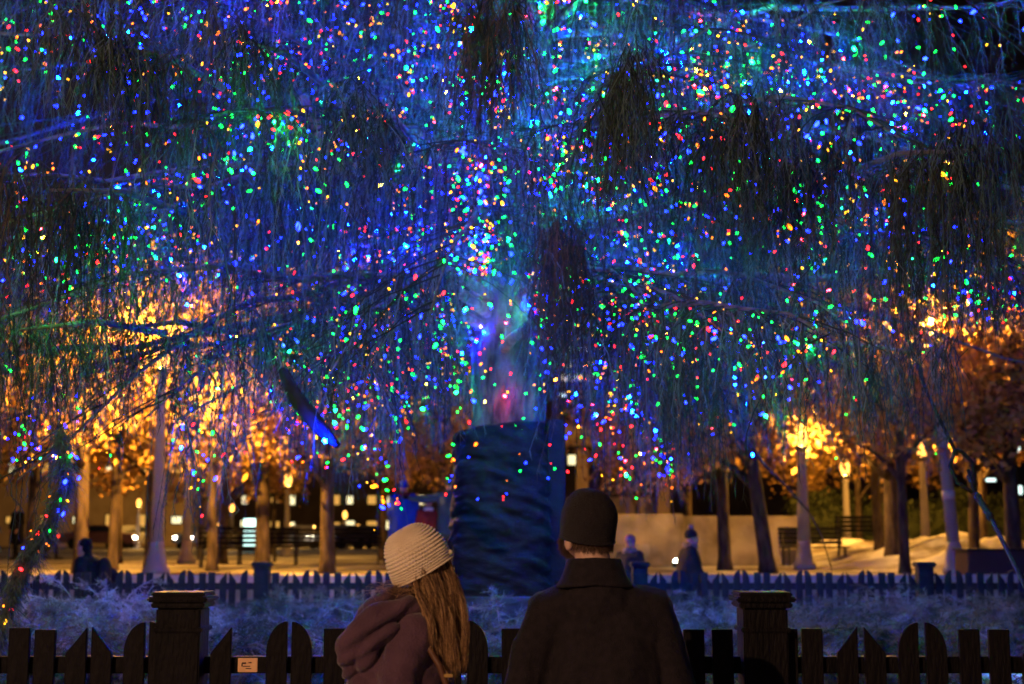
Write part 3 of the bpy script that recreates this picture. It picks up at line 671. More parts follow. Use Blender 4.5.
ol = [(975, 30, 1.2, 0, 'golden oak right beside the tall banded lamp post'), (893, 31.5, 1.15, 2, 'golden oak between the two right-hand lamp posts'), (112, 30, 1.1, 0, 'golden-lit oak just left of the tall left lamp post'), (212, 29.5, 1.1, 1, 'golden-lit oak right of the tall left lamp post'), (262, 31, 1.15, 2, 'golden-lit oak before the second park bench'), (80, 27.5, 1.0, 2, 'brown-leaved oak behind the person in black'), (28, 33, 1.0, 0, 'brown-leaved oak at the far left edge'), (118, 38, 1.0, 1, 'slim oak between the person in black and the left lamp post'),
      (148, 33, .95, 0, 'oak whose forked trunk stands just left of the left lamp post'), (200, 47, 1.0, 1, 'oak behind the left benches, left one'), (222, 37, .9, 2, 'slender oak before the glowing kiosk screen'),
      (272, 60, 1.1, 0, 'small far oak right of the glowing kiosk screen'), (327, 27, 1.0, 2, 'thick dark oak left of the person in the blue coat'), (440, 34, 1.0, 1, 'orange-lit oak behind the woman in the cream hat'),
      (382, 44, 1.0, 0, 'oak behind the person in the blue coat'), (725, 30, 1.0, 2, 'upright oak before the cream wall'), (768, 27.5, 1.05, 2, 'leaning oak right of the walking person'),
      (690, 46, 1.05, 0, 'oak behind the cream wall'), (640, 42, 1.0, 1, 'oak behind the cream wall left end'), (905, 27.2, 1.05, 1, 'oak left of the banded lamp post'),
      (860, 48, 1.1, 0, 'small oak on the snow near the waste bin'), (985, 38, 1.25, 1, 'brightly lit oak right of the banded lamp post'), (1015, 27.5, 1.1, 2, 'dark thick oak at the right edge'),
      (800, 50, 1.1, 1, 'far oak in front of the hedge'), (950, 52, 1.3, 2, 'tall oak far behind the banded lamp post'), (1060, 34, 1.3, 0, 'oak beyond the right edge of the snow bank'), (-20, 42, 1.2, 1, 'oak beyond the left edge of the plaza'),
      (880, 36, 1.3, 0, 'bright golden oak close behind the banded lamp globe')]
used = set()
for px, Y, s_, v, lab in ol:
    o = oaks[v] if v not in used else copy_tree(oaks[v]); used.add(v)
    p = at(px, 570, Y); o.location = (p.x, Y, PZ+(.2 if px > 830 and 30 < Y < 44 else 0)); o.scale = (s_, s_, s_*random.uniform(.97, 1.08)); o.rotation_euler = (0, 0, random.uniform(0, 6))
    if px == 768: o.rotation_euler = (0, -.10, 0)
    tag(o, lab, 'tree', 'brown-leaved oaks on the plaza')

# hedge
def hedgepos(): return (random.uniform(10, 34), random.uniform(47, 50), PZ+random.random()**.7*1.9)
n = 16000; c = np.stack([rng.uniform(9.5, 34, n), rng.uniform(48.5, 50.5, n), PZ+rng.random(n)**.7*(1.9+.3*np.sin(rng.uniform(0, 6, n)))], 1)
c[:, 2] = PZ+(c[:, 2]-PZ)*(1+.12*np.sin(c[:, 0]*1.3))
A = unit(rng.normal(size=(n, 3))); Bv = unit(np.cross(A, rng.normal(size=(n, 3)))); s1 = rng.uniform(.08, .16, (n, 1))
tag(build('hedge', np.stack([c-A*s1, c+Bv*s1*.6, c+A*s1, c-Bv*s1*.6], 1).reshape(-1, 3), np.arange(4*n).reshape(-1, 4), M['hedge']), 'long dark clipped hedge behind the snow bank at the right', 'hedge')
g = MB(); g.box((21.7, 49.5, PZ+.8), (24, 1.4, 1.6), bev=.1); ho = g.build('hedge_core', M['hedge']); ho.parent = [o for o in bpy.data.objects if o.name == 'hedge'][0]

# cream wall with uplights
a = at(560, 550, 35); b = at(812, 550, 35)
t = thing('planter_wall', 'cream rendered wall of two heights lit orange behind the walking person', 'wall', ((a.x+b.x)/2, 35, PZ))
m1 = at(712-30, 540, 35).x-(a.x+b.x)/2; half = (b.x-a.x)/2; ht = at(600, 514, 35).z-PZ
g = MB(); g.box(((-half+m1)/2, 0, ht/2), (m1+half, .5, ht), bev=.02); g.build('wall', M['wallstone'], t)
g = MB(); g.box(((m1+half)/2, .6, ht/2-.02), (half-m1, .5, ht-.04), bev=.02); g.build('wall', M['wallstone'], t)
g = MB(); g.box((-half*.62, -.55, .28), (half*.62, .5, .5), bev=.03); g.build('ledge', M['wallstone'], t)
for px, nm in ((676, 'small white ground spotlight on the paving before the cream wall'),):
    p = at(px, 552, 33); g = MB(); g.lathe([(.09, 0), (.09, .10), (.075, .12)], n=12); o = g.build('ground_spotlight', M['darkmetal']); o.location = (p.x, 33, PZ); tag(o, nm, 'spotlight')
    g = MB(); g.lathe([(.06, .125), (.05, .17), (.02, .19)], n=12); g.build('lens', emat('spot_lens', (.8, 1, .85), 60), o, True)

# benches, bin
def make_bench():
    t = thing('park_bench', '', 'bench')
    g = MB()
    for k in range(4): g.box((0, -.16+k*.13, .45), (1.6, .10, .035), bev=.006)
    g.build('seat', M['black'], t)
    g = MB()
    for k in range(4): g.box((0, .28+k*.02, .56+k*.11), (1.6, .03, .085), bev=.006)
    g.build('backrest', M['black'], t)
    for s_ in (-1, 1):
        g = MB(); g.tube([(s_*.7, -.2, 0), (s_*.7, -.18, .43), (s_*.7, .25, .43), (s_*.7, .30, 0)], .03, 6); g.tube([(s_*.7, .25, .43), (s_*.7, .36, .92)], .025, 6); g.build('leg', M['darkmetal'], t)
    return t
b0 = make_bench()
for i, (px, Y, lab) in enumerate(((232, 33, 'left dark park bench, in front of the slender oak'), (268, 36, 'dark park bench right of the left one'), (300, 40, 'third dark park bench, left of the thick dark oak'),
                                  (357, 38, 'dark park bench right of the thick dark oak'), (815, 35, 'dark park bench before the hedge, right of the tan lamp post'), (868, 37, 'dark park bench beside the waste bin'))):
    o = b0 if i == 0 else copy_tree(b0); p = at(px, 560, Y); o.location = (p.x, Y, PZ if px < 850 else PZ+.3); o.rotation_euler = (0, 0, random.uniform(-.3, .3)+(PI if i % 2 else 0)); tag(o, lab, 'bench', 'park benches on the plaza')
p = at(883, 562, 38); t = thing('waste_bin', 'dark square waste bin standing on the snow', 'bin', (p.x, 38, PZ+.25), .2); t.scale = (.6, .6, .6)
g = MB(); g.box((0, 0, .45), (.62, .6, .9), bev=.03); g.build('body', M['darkmetal'], t); g = MB(); g.box((0, 0, .95), (.7, .68, .08), bev=.02); g.box((0, -.31, .72), (.4, .02, .14)); g.build('lid', M['black'], t)
p = at(1010, 560, 25.9); t = thing('equipment_cabinet', 'dark reddish metal cabinet behind the guy cable at the right edge', 'cabinet', (p.x+.3, 26.2, PZ), .05)
g = MB(); g.box((0, 0, .22), (2.2, .7, .44), bev=.02); g.build('body', mat('cabinet', (.09, .045, .05), .6), t); g = MB(); g.box((0, 0, .46), (2.26, .76, .04), bev=.01); g.build('lid', M['darkmetal'], t)

# ------------------------------------------------------------ guy cable
def cb(x, y, Y): return at(x, y, Y)
t = thing('guy_cable', 'thick steel guy cable with loop and turnbuckle slanting down at the right', 'cable')
cp = [cb(905, 330, 9.4), cb(928, 395, 9.0), cb(957, 455, 8.6)]; g = MB(); g.tube(cp, .011, 8); g.build('upper_cable', M['cable'], t, True)
e0, e1, e2 = cb(957, 455, 8.6), cb(986, 512, 8.2), cb(1032, 600, 7.6)
g = MB()
lp = [cb(955, 450, 8.6), cb(950, 466, 8.55), cb(957, 482, 8.5), cb(972, 492, 8.45), cb(976, 484, 8.48), cb(972, 462, 8.55), cb(962, 452, 8.6), cb(955, 450, 8.6)]
g.tube(lp, .012, 8); g.build('loop', M['cable'], t, True)
g = MB(); q0 = cb(976, 494, 8.4); q1 = cb(992, 520, 8.15); dd = (q1-q0)
g.tube([q0, q0+dd*.12, q0+dd*.2, q0+dd*.8, q0+dd*.88, q1], [.012, .024, .018, .018, .024, .012], 10); g.build('turnbuckle', M['cable'], t, True)
g = MB(); gend = q1+(e2-q1)*2.2
for k in range(2): g.tube([cb(968, 470+6*k, 8.5), q0], .010, 6)
g.build('shackle', M['cable'], t, True)
g = MB(); g.tube([q1, gend], .012, 8); g.build('lower_cable', M['cable'], t, True)
t = thing('support_cable', 'thin dark cable crossing the sky at the top right corner', 'cable'); g = MB(); g.tube([cb(930, -40, 8.0), cb(972, 5, 7.6), cb(1040, 68, 7.0), cb(1150, 180, 6.3)], .008, 6); g.build('cable', M['cable'], t)

# ------------------------------------------------------------ buildings
def building(name, label, x0, x1, Y, dep, h, m, wins, winm, frame=None):
    t = thing(name, label, 'building', ((x0+x1)/2, Y, PZ-.2)); g = MB(); g.box((0, dep/2, h/2), (x1-x0, dep, h), bev=.05)
    g.box((0, dep/2, h+.3), (x1-x0+.6, dep+.6, .6), bev=.05); wl = g.build('wall', m, t)
    for (px, py, w_, h_, mk) in wins:
        p = at(px, py, Y); x = p.x-(x0+x1)/2; z = p.z-PZ+.2
        w_ *= random.uniform(.3, .75); h_ *= random.uniform(.3, .6); g = MB(); g.box((x, -.06, z), (w_+.16, .1, h_+.16)); f = g.build('window', M['darkmetal'], t); g = MB(); g.box((x, -.125, z), (w_, .02, h_)); g.build('pane', mk, f)
    return t
W = M['win_white']; A_ = M['win_amber']; WW = M['win_warm']
wl = [(px, py, 1.5, 1.6, A_ if (i+j) % 3 else WW) for i, px in enumerate(range(12, 210, 33)) for j, py in enumerate((468, 520))]
building('shop_building', 'pale facade glowing amber behind the oaks at the left', -48, -25.5, 112, 16, 14, M['facade'], wl, None)
wl = [(px, py, 1.3, 1.5, WW if i % 2 else A_) for i, px in enumerate((225, 245, 275, 292, 335, 350, 372, 385, 405, 420)) for py in (500, 525)]
building('corner_building', 'brown building with warm lit windows beyond the kiosk screen', -29, -7, 135, 14, 34, M['darkbuild'], wl, None)
wl = [(575, 378, 3.6, .9, WW), (592, 378, 1.8, .9, WW), (570, 348, 1.1, .9, WW), (583, 349, 1.4, .6, W), (568, 365, 1.4, .8, WW), (590, 330, 1.6, .5, W), (572, 460, 1.6, 1.4, WW), (600, 412, 2.2, .5, A_), (563, 395, 1, .4, W), (720, 330, 1.6, .6, WW), (650, 360, 1.4, .6, W)]
building('tower_building', 'dark tower with a few lit windows behind the tree trunk', 2, 24, 95, 14, 42, M['darkbuild'], wl, None)
wl = [(px, py, w_, h_, W) for px, py, w_, h_ in ((785, 503, 2.6, 1.0), (812, 500, 1.6, 2), (822, 502, 1.2, 1.8), (838, 500, 1, 1.2), (852, 503, 1.3, .9), (700, 503, 1, .8), (876, 491, 1, 1), (893, 490, 1, 1), (868, 473, .7, 1.4), (884, 466, .9, 1), (882, 476, .9, 1), (866, 462, .6, .7), (838, 471, .8, .8), (985, 460, 1.1, 1), (990, 480, 1.3, .7), (1017, 450, .8, 1.4), (1019, 490, .9, 1.4), (745, 504, 1, .6))]
wl += [(px, py, 1.5, .9, M['glass']) for px in range(960, 1080, 26) for py in (40, 75, 110, 150)]
building('office_building', 'brown office block with cool white windows beyond the hedge', 25, 78, 105, 16, 52, M['darkbuild'], wl, None)
# beige portico (post and beam) seen right of the trunk
p = at(582, 475, 60); t = thing('portico', 'plain tan portico of posts and beam behind the wrapped trunk', 'portico', (p.x, 60, PZ))
for dx in (-3.2, .0, 3.4): g = MB(); g.box((dx, 0, 2.2), (.5, .5, 4.4), bev=.03); g.build('post', M['facade'], t)
g = MB(); g.box((0, 0, at(582, 435, 60).z-PZ), (8, .8, .9), bev=.03); g.build('beam', M['facade'], t)
g = MB(); g.box((0, 1.5, 1.2), (7.5, .4, 2.4), bev=.03); g.build('back_wall', M['wallstone'], t)
# kiosk
p = at(254, 538, 70); t = thing('kiosk', 'glowing white-green display kiosk between the left oaks', 'kiosk', (p.x, 70, PZ))
g = MB(); g.box((0, .1, .85), (1.15, .25, 1.7), bev=.03); g.build('cabinet', M['darkmetal'], t); g = MB(); g.box((0, -.04, .95), (1.0, .02, 1.3)); g.build('screen', M['screen'], t)
# cars
def make_car(label, colr):
    t = thing('parked_car', label, 'car')
    out = [(-2.2, .35), (-2.25, .7), (-2.1, .95), (-1.5, 1.0), (-.95, 1.42), (.55, 1.45), (1.15, 1.02), (2.0, .9), (2.2, .65), (2.15, .35)]
    g = MB(); g.prism(out, -.85, .85); g.build('body', mat('car_paint', colr, .3, spec=.5), t)
    g = MB(); g.prism([(-1.35, 1.02), (-.9, 1.37), (.5, 1.39), (.98, 1.03)], -.86, .86); g.build('window', M['glass'], t)
    for sx_ in (-1.35, 1.35):
        for sy_ in (-.82, .82):
            V, Fc = tube([(sx_, sy_-.1, .33), (sx_, sy_+.1, .33)], .33, 16); build('wheel', V, Fc, M['black'], t)
    for sy_ in (-.6, .6):
        g = MB(); g.lathe([(.02, -.08), (.10, -.04), (.10, .04), (.02, .08)], c=(2.2, sy_, .68), n=8); g.build('headlight', M['headlight'], t)
        g = MB(); g.box((-2.25, sy_, .78), (.06, .3, .14)); g.build('taillight', M['taillight'], t)
    return t
for px, Y, rz, lab, cc in ((205, 88, -2.0, 'car with bright headlights left of the kiosk', (.1, .1, .12)), (338, 86, -1.9, 'car with headlights on just right of the thick dark oak', (.2, .2, .22)), (362, 90, -1.75, 'second car with headlights on, right of the thick dark oak', (.05, .05, .05)), (97, 88, .2, 'car side-on beside the pale facade', (.2, .05, .04)), (300, 90, -1.5, 'car facing the plaza left of the thick dark oak', (.3, .3, .3)), (130, 92, 1.4, 'car with red tail lights beside the pale facade', (.1, .1, .1))):
    o = make_car(lab, cc); p = at(px, 555, Y); o.location = (p.x, Y, PZ+.01); o.rotation_euler = (0, 0, rz); o['group'] = 'cars on the far street'

# ------------------------------------------------------------ people
def rotz(a): return Matrix.Rotation(a, 3, 'Z')
def fingers(prims, wrist, dirv, upv, s=1.):
    d = Vector(dirv).normalized(); u = Vector(upv).normalized(); sd = d.cross(u).normalized()
    prims.append(('t', [wrist, wrist+d*.045*s, wrist+d*.085*s], [.024*s, .032*s, .030*s]))
    for k, (off, L) in enumerate(((-.028, .062), (-.010, .074), (.010, .070), (.027, .054))):
        b = wrist+d*.09*s+sd*off*s; c1 = b+d*L*.55*s-u*.006*s; c2 = c1+d*L*.45*s-u*.020*s; prims.append(('t', [b, c1, c2], [.0095*s, .009*s, .0075*s]))
    b = wrist+d*.03*s-sd*.028*s; prims.append(('t', [b, b-sd*.028*s+d*.03*s, b-sd*.03*s+d*.06*s], [.012*s, .010*s, .008*s]))
def figure(loc, rz, H, label, coat, legm, bulk=1.15, hat=None, hair=None, coatlen=.45, arms=None, bend=0, stride=0, hatkind='beanie', scarf=None, extra=None, group=None, gloves=None, headturn=0):
    t = thing('person', label, 'person', loc, rz, group)
    k = H/1.75
    def p(x, y, z):
        if z > .95*1.0 and bend:
            zz = z-.95; return Vector((x*k, (y*math.cos(bend)+zz*math.sin(bend))*k, (.95+zz*math.cos(bend)-y*math.sin(bend))*k))
        return Vector((x*k, y*k, z*k))
    sh = [p(-.18, 0, 1.42), p(.18, 0, 1.42)]
    arms = arms or [[(-.24, .02, 1.15), (-.17, .14, .95)], [(.24, .02, 1.15), (.17, .14, .95)]]
    el = []; ha = []
    for A in arms:
        el.append(p(*A[0])); ha.append(p(*A[1]))
    hip = [p(-.09, 0, .92), p(.09, 0, .92)]
    kn = [p(-.10, .04+stride*.5, .50), p(.10, .04-stride*.3, .50)]; an = [p(-.10, stride, .09), p(.10, -stride, .09+abs(stride)*.15)]
    hd = p(0, .03, 1.62); nk = p(0, .0, 1.47)
    HR = Matrix.Rotation(headturn, 3, 'Z')
    def hp(x, y, z): return hd+HR @ Vector((x*k, y*k, z*k))
    body = [('e', hp(0, 0, .02), (.075*k, .092*k, .108*k), HR), ('e', hp(0, .035, -.06), (.052*k, .055*k, .055*k), HR), ('t', [nk-Vector((0, 0, .04*k)), hd-Vector((0, 0, .05*k))], .052*k),
            ('e', hp(0, .098, -.01), (.013*k, .018*k, .022*k)), ('e', hp(-.077, 0, 0), (.01*k, .02*k, .03*k)), ('e', hp(.077, 0, 0), (.01*k, .02*k, .03*k)),
            ('e', hp(0, .085, -.055), (.022*k, .012*k, .008*k)), ('e', hp(0, .078, -.09), (.026*k, .02*k, .016*k)),
            ('e', p(0, 0, 1.22), (.16*k, .10*k, .26*k)), ('e', p(0, 0, .97), (.15*k, .10*k, .12*k)), ('t', [sh[0], sh[1]], .055*k)]
    for i in (0, 1):
        body.append(('t', [sh[i], el[i], ha[i]], [.05*k, .040*k, .026*k])); body.append(('t', [hip[i], kn[i], an[i]], [.08*k, .055*k, .04*k]))
        d = (ha[i]-el[i]).normalized()
        fingers(body, ha[i], d, Vector((0, 0, 1)) if abs(d.z) < .8 else Vector((0, 1, 0)), k)
    organic('body', body, M['skin'], t, .010 if H > 1.2 else .009, 2)
    cz = .95-coatlen
    cp = [('e', p(0, 0, 1.22), (.205*k*bulk, .145*k*bulk, .29*k)), ('e', p(0, 0, 1.36), (.21*k*bulk, .12*k*bulk, .13*k)), ('t', [sh[0], sh[1]], .078*k), ('t', [p(0, 0, 1.36), p(0, .0, 1.50)], [.10*k, .072*k])]
    zz = 1.1
    while zz > cz: cp.append(('e', p(0, stride*.0, zz), ((.19+.07*(1.1-zz))*k*bulk, (.135+.06*(1.1-zz)+abs(stride)*.12)*k*bulk, .10*k))); zz -= .05
    for i in (0, 1): cp.append(('t', [sh[i], el[i], el[i].lerp(ha[i], .9)], [.078*k*bulk, .068*k*bulk, .052*k]))
    sd = random.random()*50
    organic('coat', cp, coat, t, .016, 3, lambda c: .012*noise.noise(Vector((c.x*7+sd, c.y*7, c.z*4)))+.006*noise.noise(c*22))
    tp = []
    for i in (0, 1): tp.append(('t', [hip[i], kn[i], an[i]], [.10*k, .075*k, .060*k]))
    tp.append(('e', p(0, 0, .93), (.16*k, .11*k, .1*k))); organic('trousers', tp, legm, t, .018, 3)
    for i in (0, 1):
        a = an[i]; organic('boot', [('t', [a+Vector((0, 0, .06*k)), a-Vector((0, 0, .03*k))], .062*k), ('t', [a+Vector((0, -.03*k, -.045*k)), a+Vector((0, .10*k, -.05*k)), a+Vector((0, .17*k, -.055*k))], [.045*k, .042*k, .036*k])], M['boot'], t, .014, 2)
    if gloves:
        for i in (0, 1):
            gp = []; fingers(gp, ha[i], (ha[i]-el[i]).normalized(), Vector((0, 0, 1)) if abs((ha[i]-el[i]).normalized().z) < .8 else Vector((0, 1, 0)), k*1.18); organic('glove', gp, gloves, t, .007, 2)
    if hair: organic('hair', [('e', hp(0, -.022, .035), (.085*k, .092*k, .105*k), HR), ('e', hp(0, -.06, -.05), (.065*k, .045*k, .08*k), HR)], hair, t, .010, 2, lambda c: .006*noise.noise(c*40))
    if hat:
        hpz = [('e', hp(0, -.012, .062), (.092*k, .106*k, .092*k), HR), ('t', [hp(-.05, -.01, .045), hp(.05, -.01, .045)], .05*k)]
        ho_ = organic('hat', hpz, hat, t, .010, 3)
        if hatkind == 'pompom': organic('pompom', [('e', hp(0, -.01, .175), (.045*k, .045*k, .042*k))], M['scarf'], ho_, .008, 0, lambda c: .008*noise.noise(c*90))
    if scarf:
        sp = []
        for j in range(12):
            a = 2*PI*j/12; sp.append(('e', p(.085*math.cos(a), .01+.085*math.sin(a), 1.50+.012*math.sin(3*a)), (.045*k, .045*k, .045*k)))
        organic('scarf', sp, scarf, t, .012, 2, lambda c: .008*noise.noise(c*35))
    if extra: extra(t, p, k)
    return t
def gp(px, py, Y, z): p = at(px, py, Y); return (p.x, Y, z)
# walking person in a bobble hat (profile, walking right)
figure(gp(689, 600, 22.0, 0), -PI/2, 1.74, 'person in navy coat, beige scarf and bobble hat walking to the right', M['navy'], M['denim'], 1.35, hat=M['navy'], hatkind='pompom', scarf=M['scarf'], coatlen=.18, stride=.22, bend=.04, arms=[[(-.23, -.08, 1.16), (-.2, .06, .95)], [(.23, .10, 1.14), (.18, .22, 1.02)]], gloves=M['black'])
figure(gp(630, 600, 22.0, 0), -.7, 1.66, 'person in a pink knitted hat half hidden behind the man in the dark coat', M['navy'], M['denim'], hat=M['pink'], scarf=M['scarf'], coatlen=.1)
def strap(t, p, k):
    g = MB(); g.tube([p(.15, .13, 1.40), p(.155, .0, 1.515), p(.15, -.13, 1.40), p(.13, -.19, 1.15)], .016, 6); bp = organic('backpack', [('e', p(0, -.20, 1.25), (.13*k, .09*k, .2*k))], M['black'], t, .014, 2); g.build('strap', M['white'], t, True)
figure(gp(94, 600, 17.7, 0), PI*.42, 1.64, 'bare-headed person in black leaning forward with one elbow out', M['black'], M['black'], 1.25, hair=M['black'], coatlen=.12, bend=.22, arms=[[(-.38, -.05, 1.18), (-.18, .06, .98)], [(.36, -.12, 1.2), (.2, .02, 1.0)]], extra=strap)
# trio on the terrace wall
TYY = 25.05; TZ = .99
figure(gp(403, 570, TYY+.1, TZ), .3, 1.62, 'person in a long bright blue coat and blue knit hat standing on the wall', M['bluecoat'], M['black'], 1.4, hat=M['bluecoat'], scarf=M['redcloth'], coatlen=.42, group=None)
figure(gp(428, 570, TYY+.05, TZ), .1, 1.32, 'child in a red coat and red and white hat between two adults on the wall', M['redcloth'], M['denim'], hat=M['redcloth'], coatlen=.2, scarf=M['white'], hatkind='pompom')
a_ = at(404, 510, TYY); o_ = at(459, 575, TYY)
figure(gp(449, 570, TYY, TZ), -.1, 1.66, 'person in dark teal coat on the wall, arm stretched round the others', M['teal'], M['denim'], hat=M['teal'], coatlen=.25, arms=[[(-.46, -.06, 1.36), (-.74, -.10, 1.40)], [(.24, .02, 1.15), (.17, .14, .95)]], gloves=M['black'])
figure(gp(16, 560, 44, PZ), 2.6, 1.72, 'distant walker in black at the left edge of the plaza', M['black'], M['black'], hair=M['black'], stride=.15)
figure(gp(50, 560, 46, PZ), -1.4, 1.72, 'distant walker in a navy coat left of the person in black', M['navy'], M['black'], hat=M['black'], stride=.18)

# ---- the man
MY = 4.9
mp = at(604, 560, MY)
man = thing('person', 'man in a dark wool coat and black beanie seen from behind', 'person', (mp.x, MY, 0))
def mx(px): return at(px, 560, MY).x-mp.x
def mz(py): return at(604, py, MY).z
hx = mx(589.5); hz = mz(519)
hr = Matrix.Rotation(.42, 3, 'Z') @ Matrix.Rotation(.16, 3, 'X')      # turned a little left, chin up
def H_(x, y, z): return Vector((hx, .03, hz-.035))+hr @ Vector((x, y, z))
bd = [('e', H_(0, 0, .018), (.076, .094, .108), hr), ('e', H_(0, .045, -.05), (.056, .06, .06), hr), ('t', [Vector((mx(597), -.01, 1.44)), H_(0, -.02, -.05)], [.068, .062]),
      ('e', H_(0, .10, -.005), (.014, .022, .026), hr), ('e', H_(0, .098, -.055), (.024, .012, .009), hr), ('e', H_(0, .085, -.085), (.03, .025, .02), hr),
      ('e', H_(-.082, -.015, -.040), (.013, .022, .034), hr), ('e', H_(.080, -.005, -.012), (.011, .021, .034), hr),
      ('e', H_(-.03, .088, .02), (.013, .012, .010), hr), ('e', H_(.03, .088, .02), (.013, .012, .010), hr),
      ('e', Vector((0, 0, 1.18)), (.14, .09, .24)), ('e', Vector((0, 0, .95)), (.15, .11, .13)), ('t', [Vector((-.16, 0, 1.355)), Vector((.16, 0, 1.355))], .05)]
for s_ in (-1, 1):
    bd.append(('t', [Vector((s_*.16, 0, 1.355)), Vector((s_*(.255 if s_ > 0 else .265), .01, 1.08)), Vector((s_*.2, .16, .93))], [.040, .034, .03])); bd.append(('t', [Vector((s_*.09, 0, .92)), Vector((s_*.10, .03, .5)), Vector((s_*.10, 0, .09))], [.09, .06, .042]))
    fingers(bd, Vector((s_*.2, .16, .93)), Vector((-s_*.4, .3, -.7)), Vector((0, 1, 0)))
organic('body', bd, M['skin'], man, .0075, 2)
# coat: broad shoulders with square set, sleeves, flared skirt
zs = mz(592)
def coatfold(c):
    d = .017*noise.noise(Vector((c.x*6, c.y*6, c.z*2.5+7)))+.007*noise.noise(Vector((c.x*18, c.y*18, c.z*9)))
    # soft vertical folds running down from the shoulder blades
    if c.y < 0: d += .006*math.sin(c.x*34+2*noise.noise(Vector((0, 0, c.z*3))))*sst(1.42, 1.15, c.z)
    return d
cp = [('e', Vector((.012, 0, 1.32)), (.20, .125, .135)), ('e', Vector((.005, -.01, 1.13)), (.195, .145, .28))]
cp += [('t', [Vector((mx(548), .0, mz(597)-.055)), Vector((mx(595), -.01, mz(580)-.065)), Vector((mx(652), 0, mz(595)-.055))], [.080, .088, .080])]
cp += [('t', [Vector((mx(597), -.015, 1.40)), Vector((mx(594), 0, mz(572)))], [.125, .078])]
for z_ in np.arange(1.05, .52, -.04): cp.append(('e', Vector((.01, 0, z_)), (.205+.06*(1.05-z_), .15+.07*(1.05-z_), .09)))
cp.append(('t', [Vector((mx(546), 0, mz(600)-.06)), Vector((mx(532), .0, mz(650))), Vector((mx(524), -.01, 1.08)), Vector((mx(540), .15, .92))], [.075, .072, .070, .055]))
cp.append(('t', [Vector((mx(655), 0, mz(597)-.06)), Vector((mx(666), .0, mz(650))), Vector((mx(677), -.01, 1.08)), Vector((mx(662), .15, .92))], [.075, .074, .072, .055]))
coat = organic('coat', cp, M['wool'], man, .0075, 3, coatfold)
# turned-up collar: a folded band round the neck, open at the front
V = []; Fc = []; n = 56; prof = [(.080, -.055), (.080, -.02), (.077, .018), (.076, .028), (.082, .032), (.088, .024), (.095, -.010), (.108, -.046), (.116, -.058), (.108, -.064), (.094, -.050)]
cx0, cz0 = mx(594), mz(566)
for i in range(n):
    a = -PI*1.5+.35+(2*PI-.7)*i/(n-1)
    for r, z in prof:
        fr = 1+.03*noise.noise(Vector((math.cos(a)*2, math.sin(a)*2, z*20)))
        spread = 1+.10*max(0, -z/.06)*abs(math.cos(a))
        V.append((cx0+r*1.08*spread*math.cos(a)*fr, .0+r*1.0*math.sin(a)*fr-.01, cz0+z-.035*max(0, math.sin(a))+.010*math.cos(a)*0-.012*abs(math.cos(a))*(1 if z < 0 else .4)))
m_ = len(prof)
for i in range(n-1):
    for j in range(m_-1): Fc.append((i*m_+j, i*m_+j+1, (i+1)*m_+j+1, (i+1)*m_+j))
col_ = build('collar', V, Fc, M['wool'], man, True); sb = col_.modifiers.new('s', 'SUBSURF'); sb.levels = sb.render_levels = 1
# back seam hint (raised welt)
organic('trousers', [('t', [Vector((s_*.09, 0, .92)), Vector((s_*.10, .03, .5)), Vector((s_*.10, 0, .1))], [.11, .085, .07]) for s_ in (-1, 1)], M['denim'], man, .015, 3)
for s_ in (-1, 1): organic('boot', [('t', [Vector((s_*.10, 0, .2)), Vector((s_*.10, 0, .06))], .062), ('t', [Vector((s_*.10, -.04, .045)), Vector((s_*.11, .18, .04))], [.045, .04])], M['boot'], man, .012, 2)
# knitted beanie, fitted, with a soft rolled edge: revolved around the head's axis
def knit_hat(name, c, R3, rx, ry, top, bot, rows, stitches, amp, m, parent, nu=260, hole=0, sag=0., brimroll=.004, thick=.0):
    V = []; Fc = []; nv = rows*5
    for j in range(nv+1):
        t = j/nv; ph = t*PI/2*1.0           # 0 = crown, 1 = brim
        if t < .72: q = t/.72; rr = math.sin(q*PI/2)**.92; z = top*math.cos(q*PI/2)
        else: q = (t-.72)/.28; rr = 1-.035*q*q; z = bot*q
        for i in range(nu):
            a = 2*PI*i/nu; row = t*rows; rp = row % 1
            st = abs(math.sin(a*stitches/2+(int(row) % 2)*PI/2)); d = amp*(math.sin(rp*PI)**.7-.5)+amp*1.25*(st-.5)*math.sin(rp*PI)
            d *= min(1, rr*2.2)
            if hole and row > rows-3.2 and row < rows-1.2: d -= .006*(1-abs(math.sin(a*13)))**.8*math.sin((row-(rows-3.2))/2*PI)
            if t > .96: d += brimroll*math.sin((t-.96)/.04*PI)
            wob = sag*noise.noise(Vector((math.cos(a)*1.4, math.sin(a)*1.4, t*2.5)))
            V.append(Vector(c)+R3 @ Vector(((rx*rr+d+wob)*math.cos(a), (ry*rr+d+wob)*math.sin(a), z+(d*.8 if t < .5 else 0)+.3*wob)))
    for j in range(nv):
        for i in range(nu): Fc.append((j*nu+i, (j+1)*nu+i, (j+1)*nu+(i+1) % nu, j*nu+(i+1) % nu))
    o = build(name, V, Fc, m, parent, True); s_ = o.modifiers.new('solid', 'SOLIDIFY'); s_.thickness = .003; s_.offset = -1; return o
hb = Matrix.Rotation(.42, 3, 'Z') @ Matrix.Rotation(.20, 3, 'X')
knit_hat('beanie', (hx, .022, mz(519)), hb, .0945, .109, .104, -.072, 38, 76, .0016, M['beanie'], man, brimroll=.003, sag=.004)
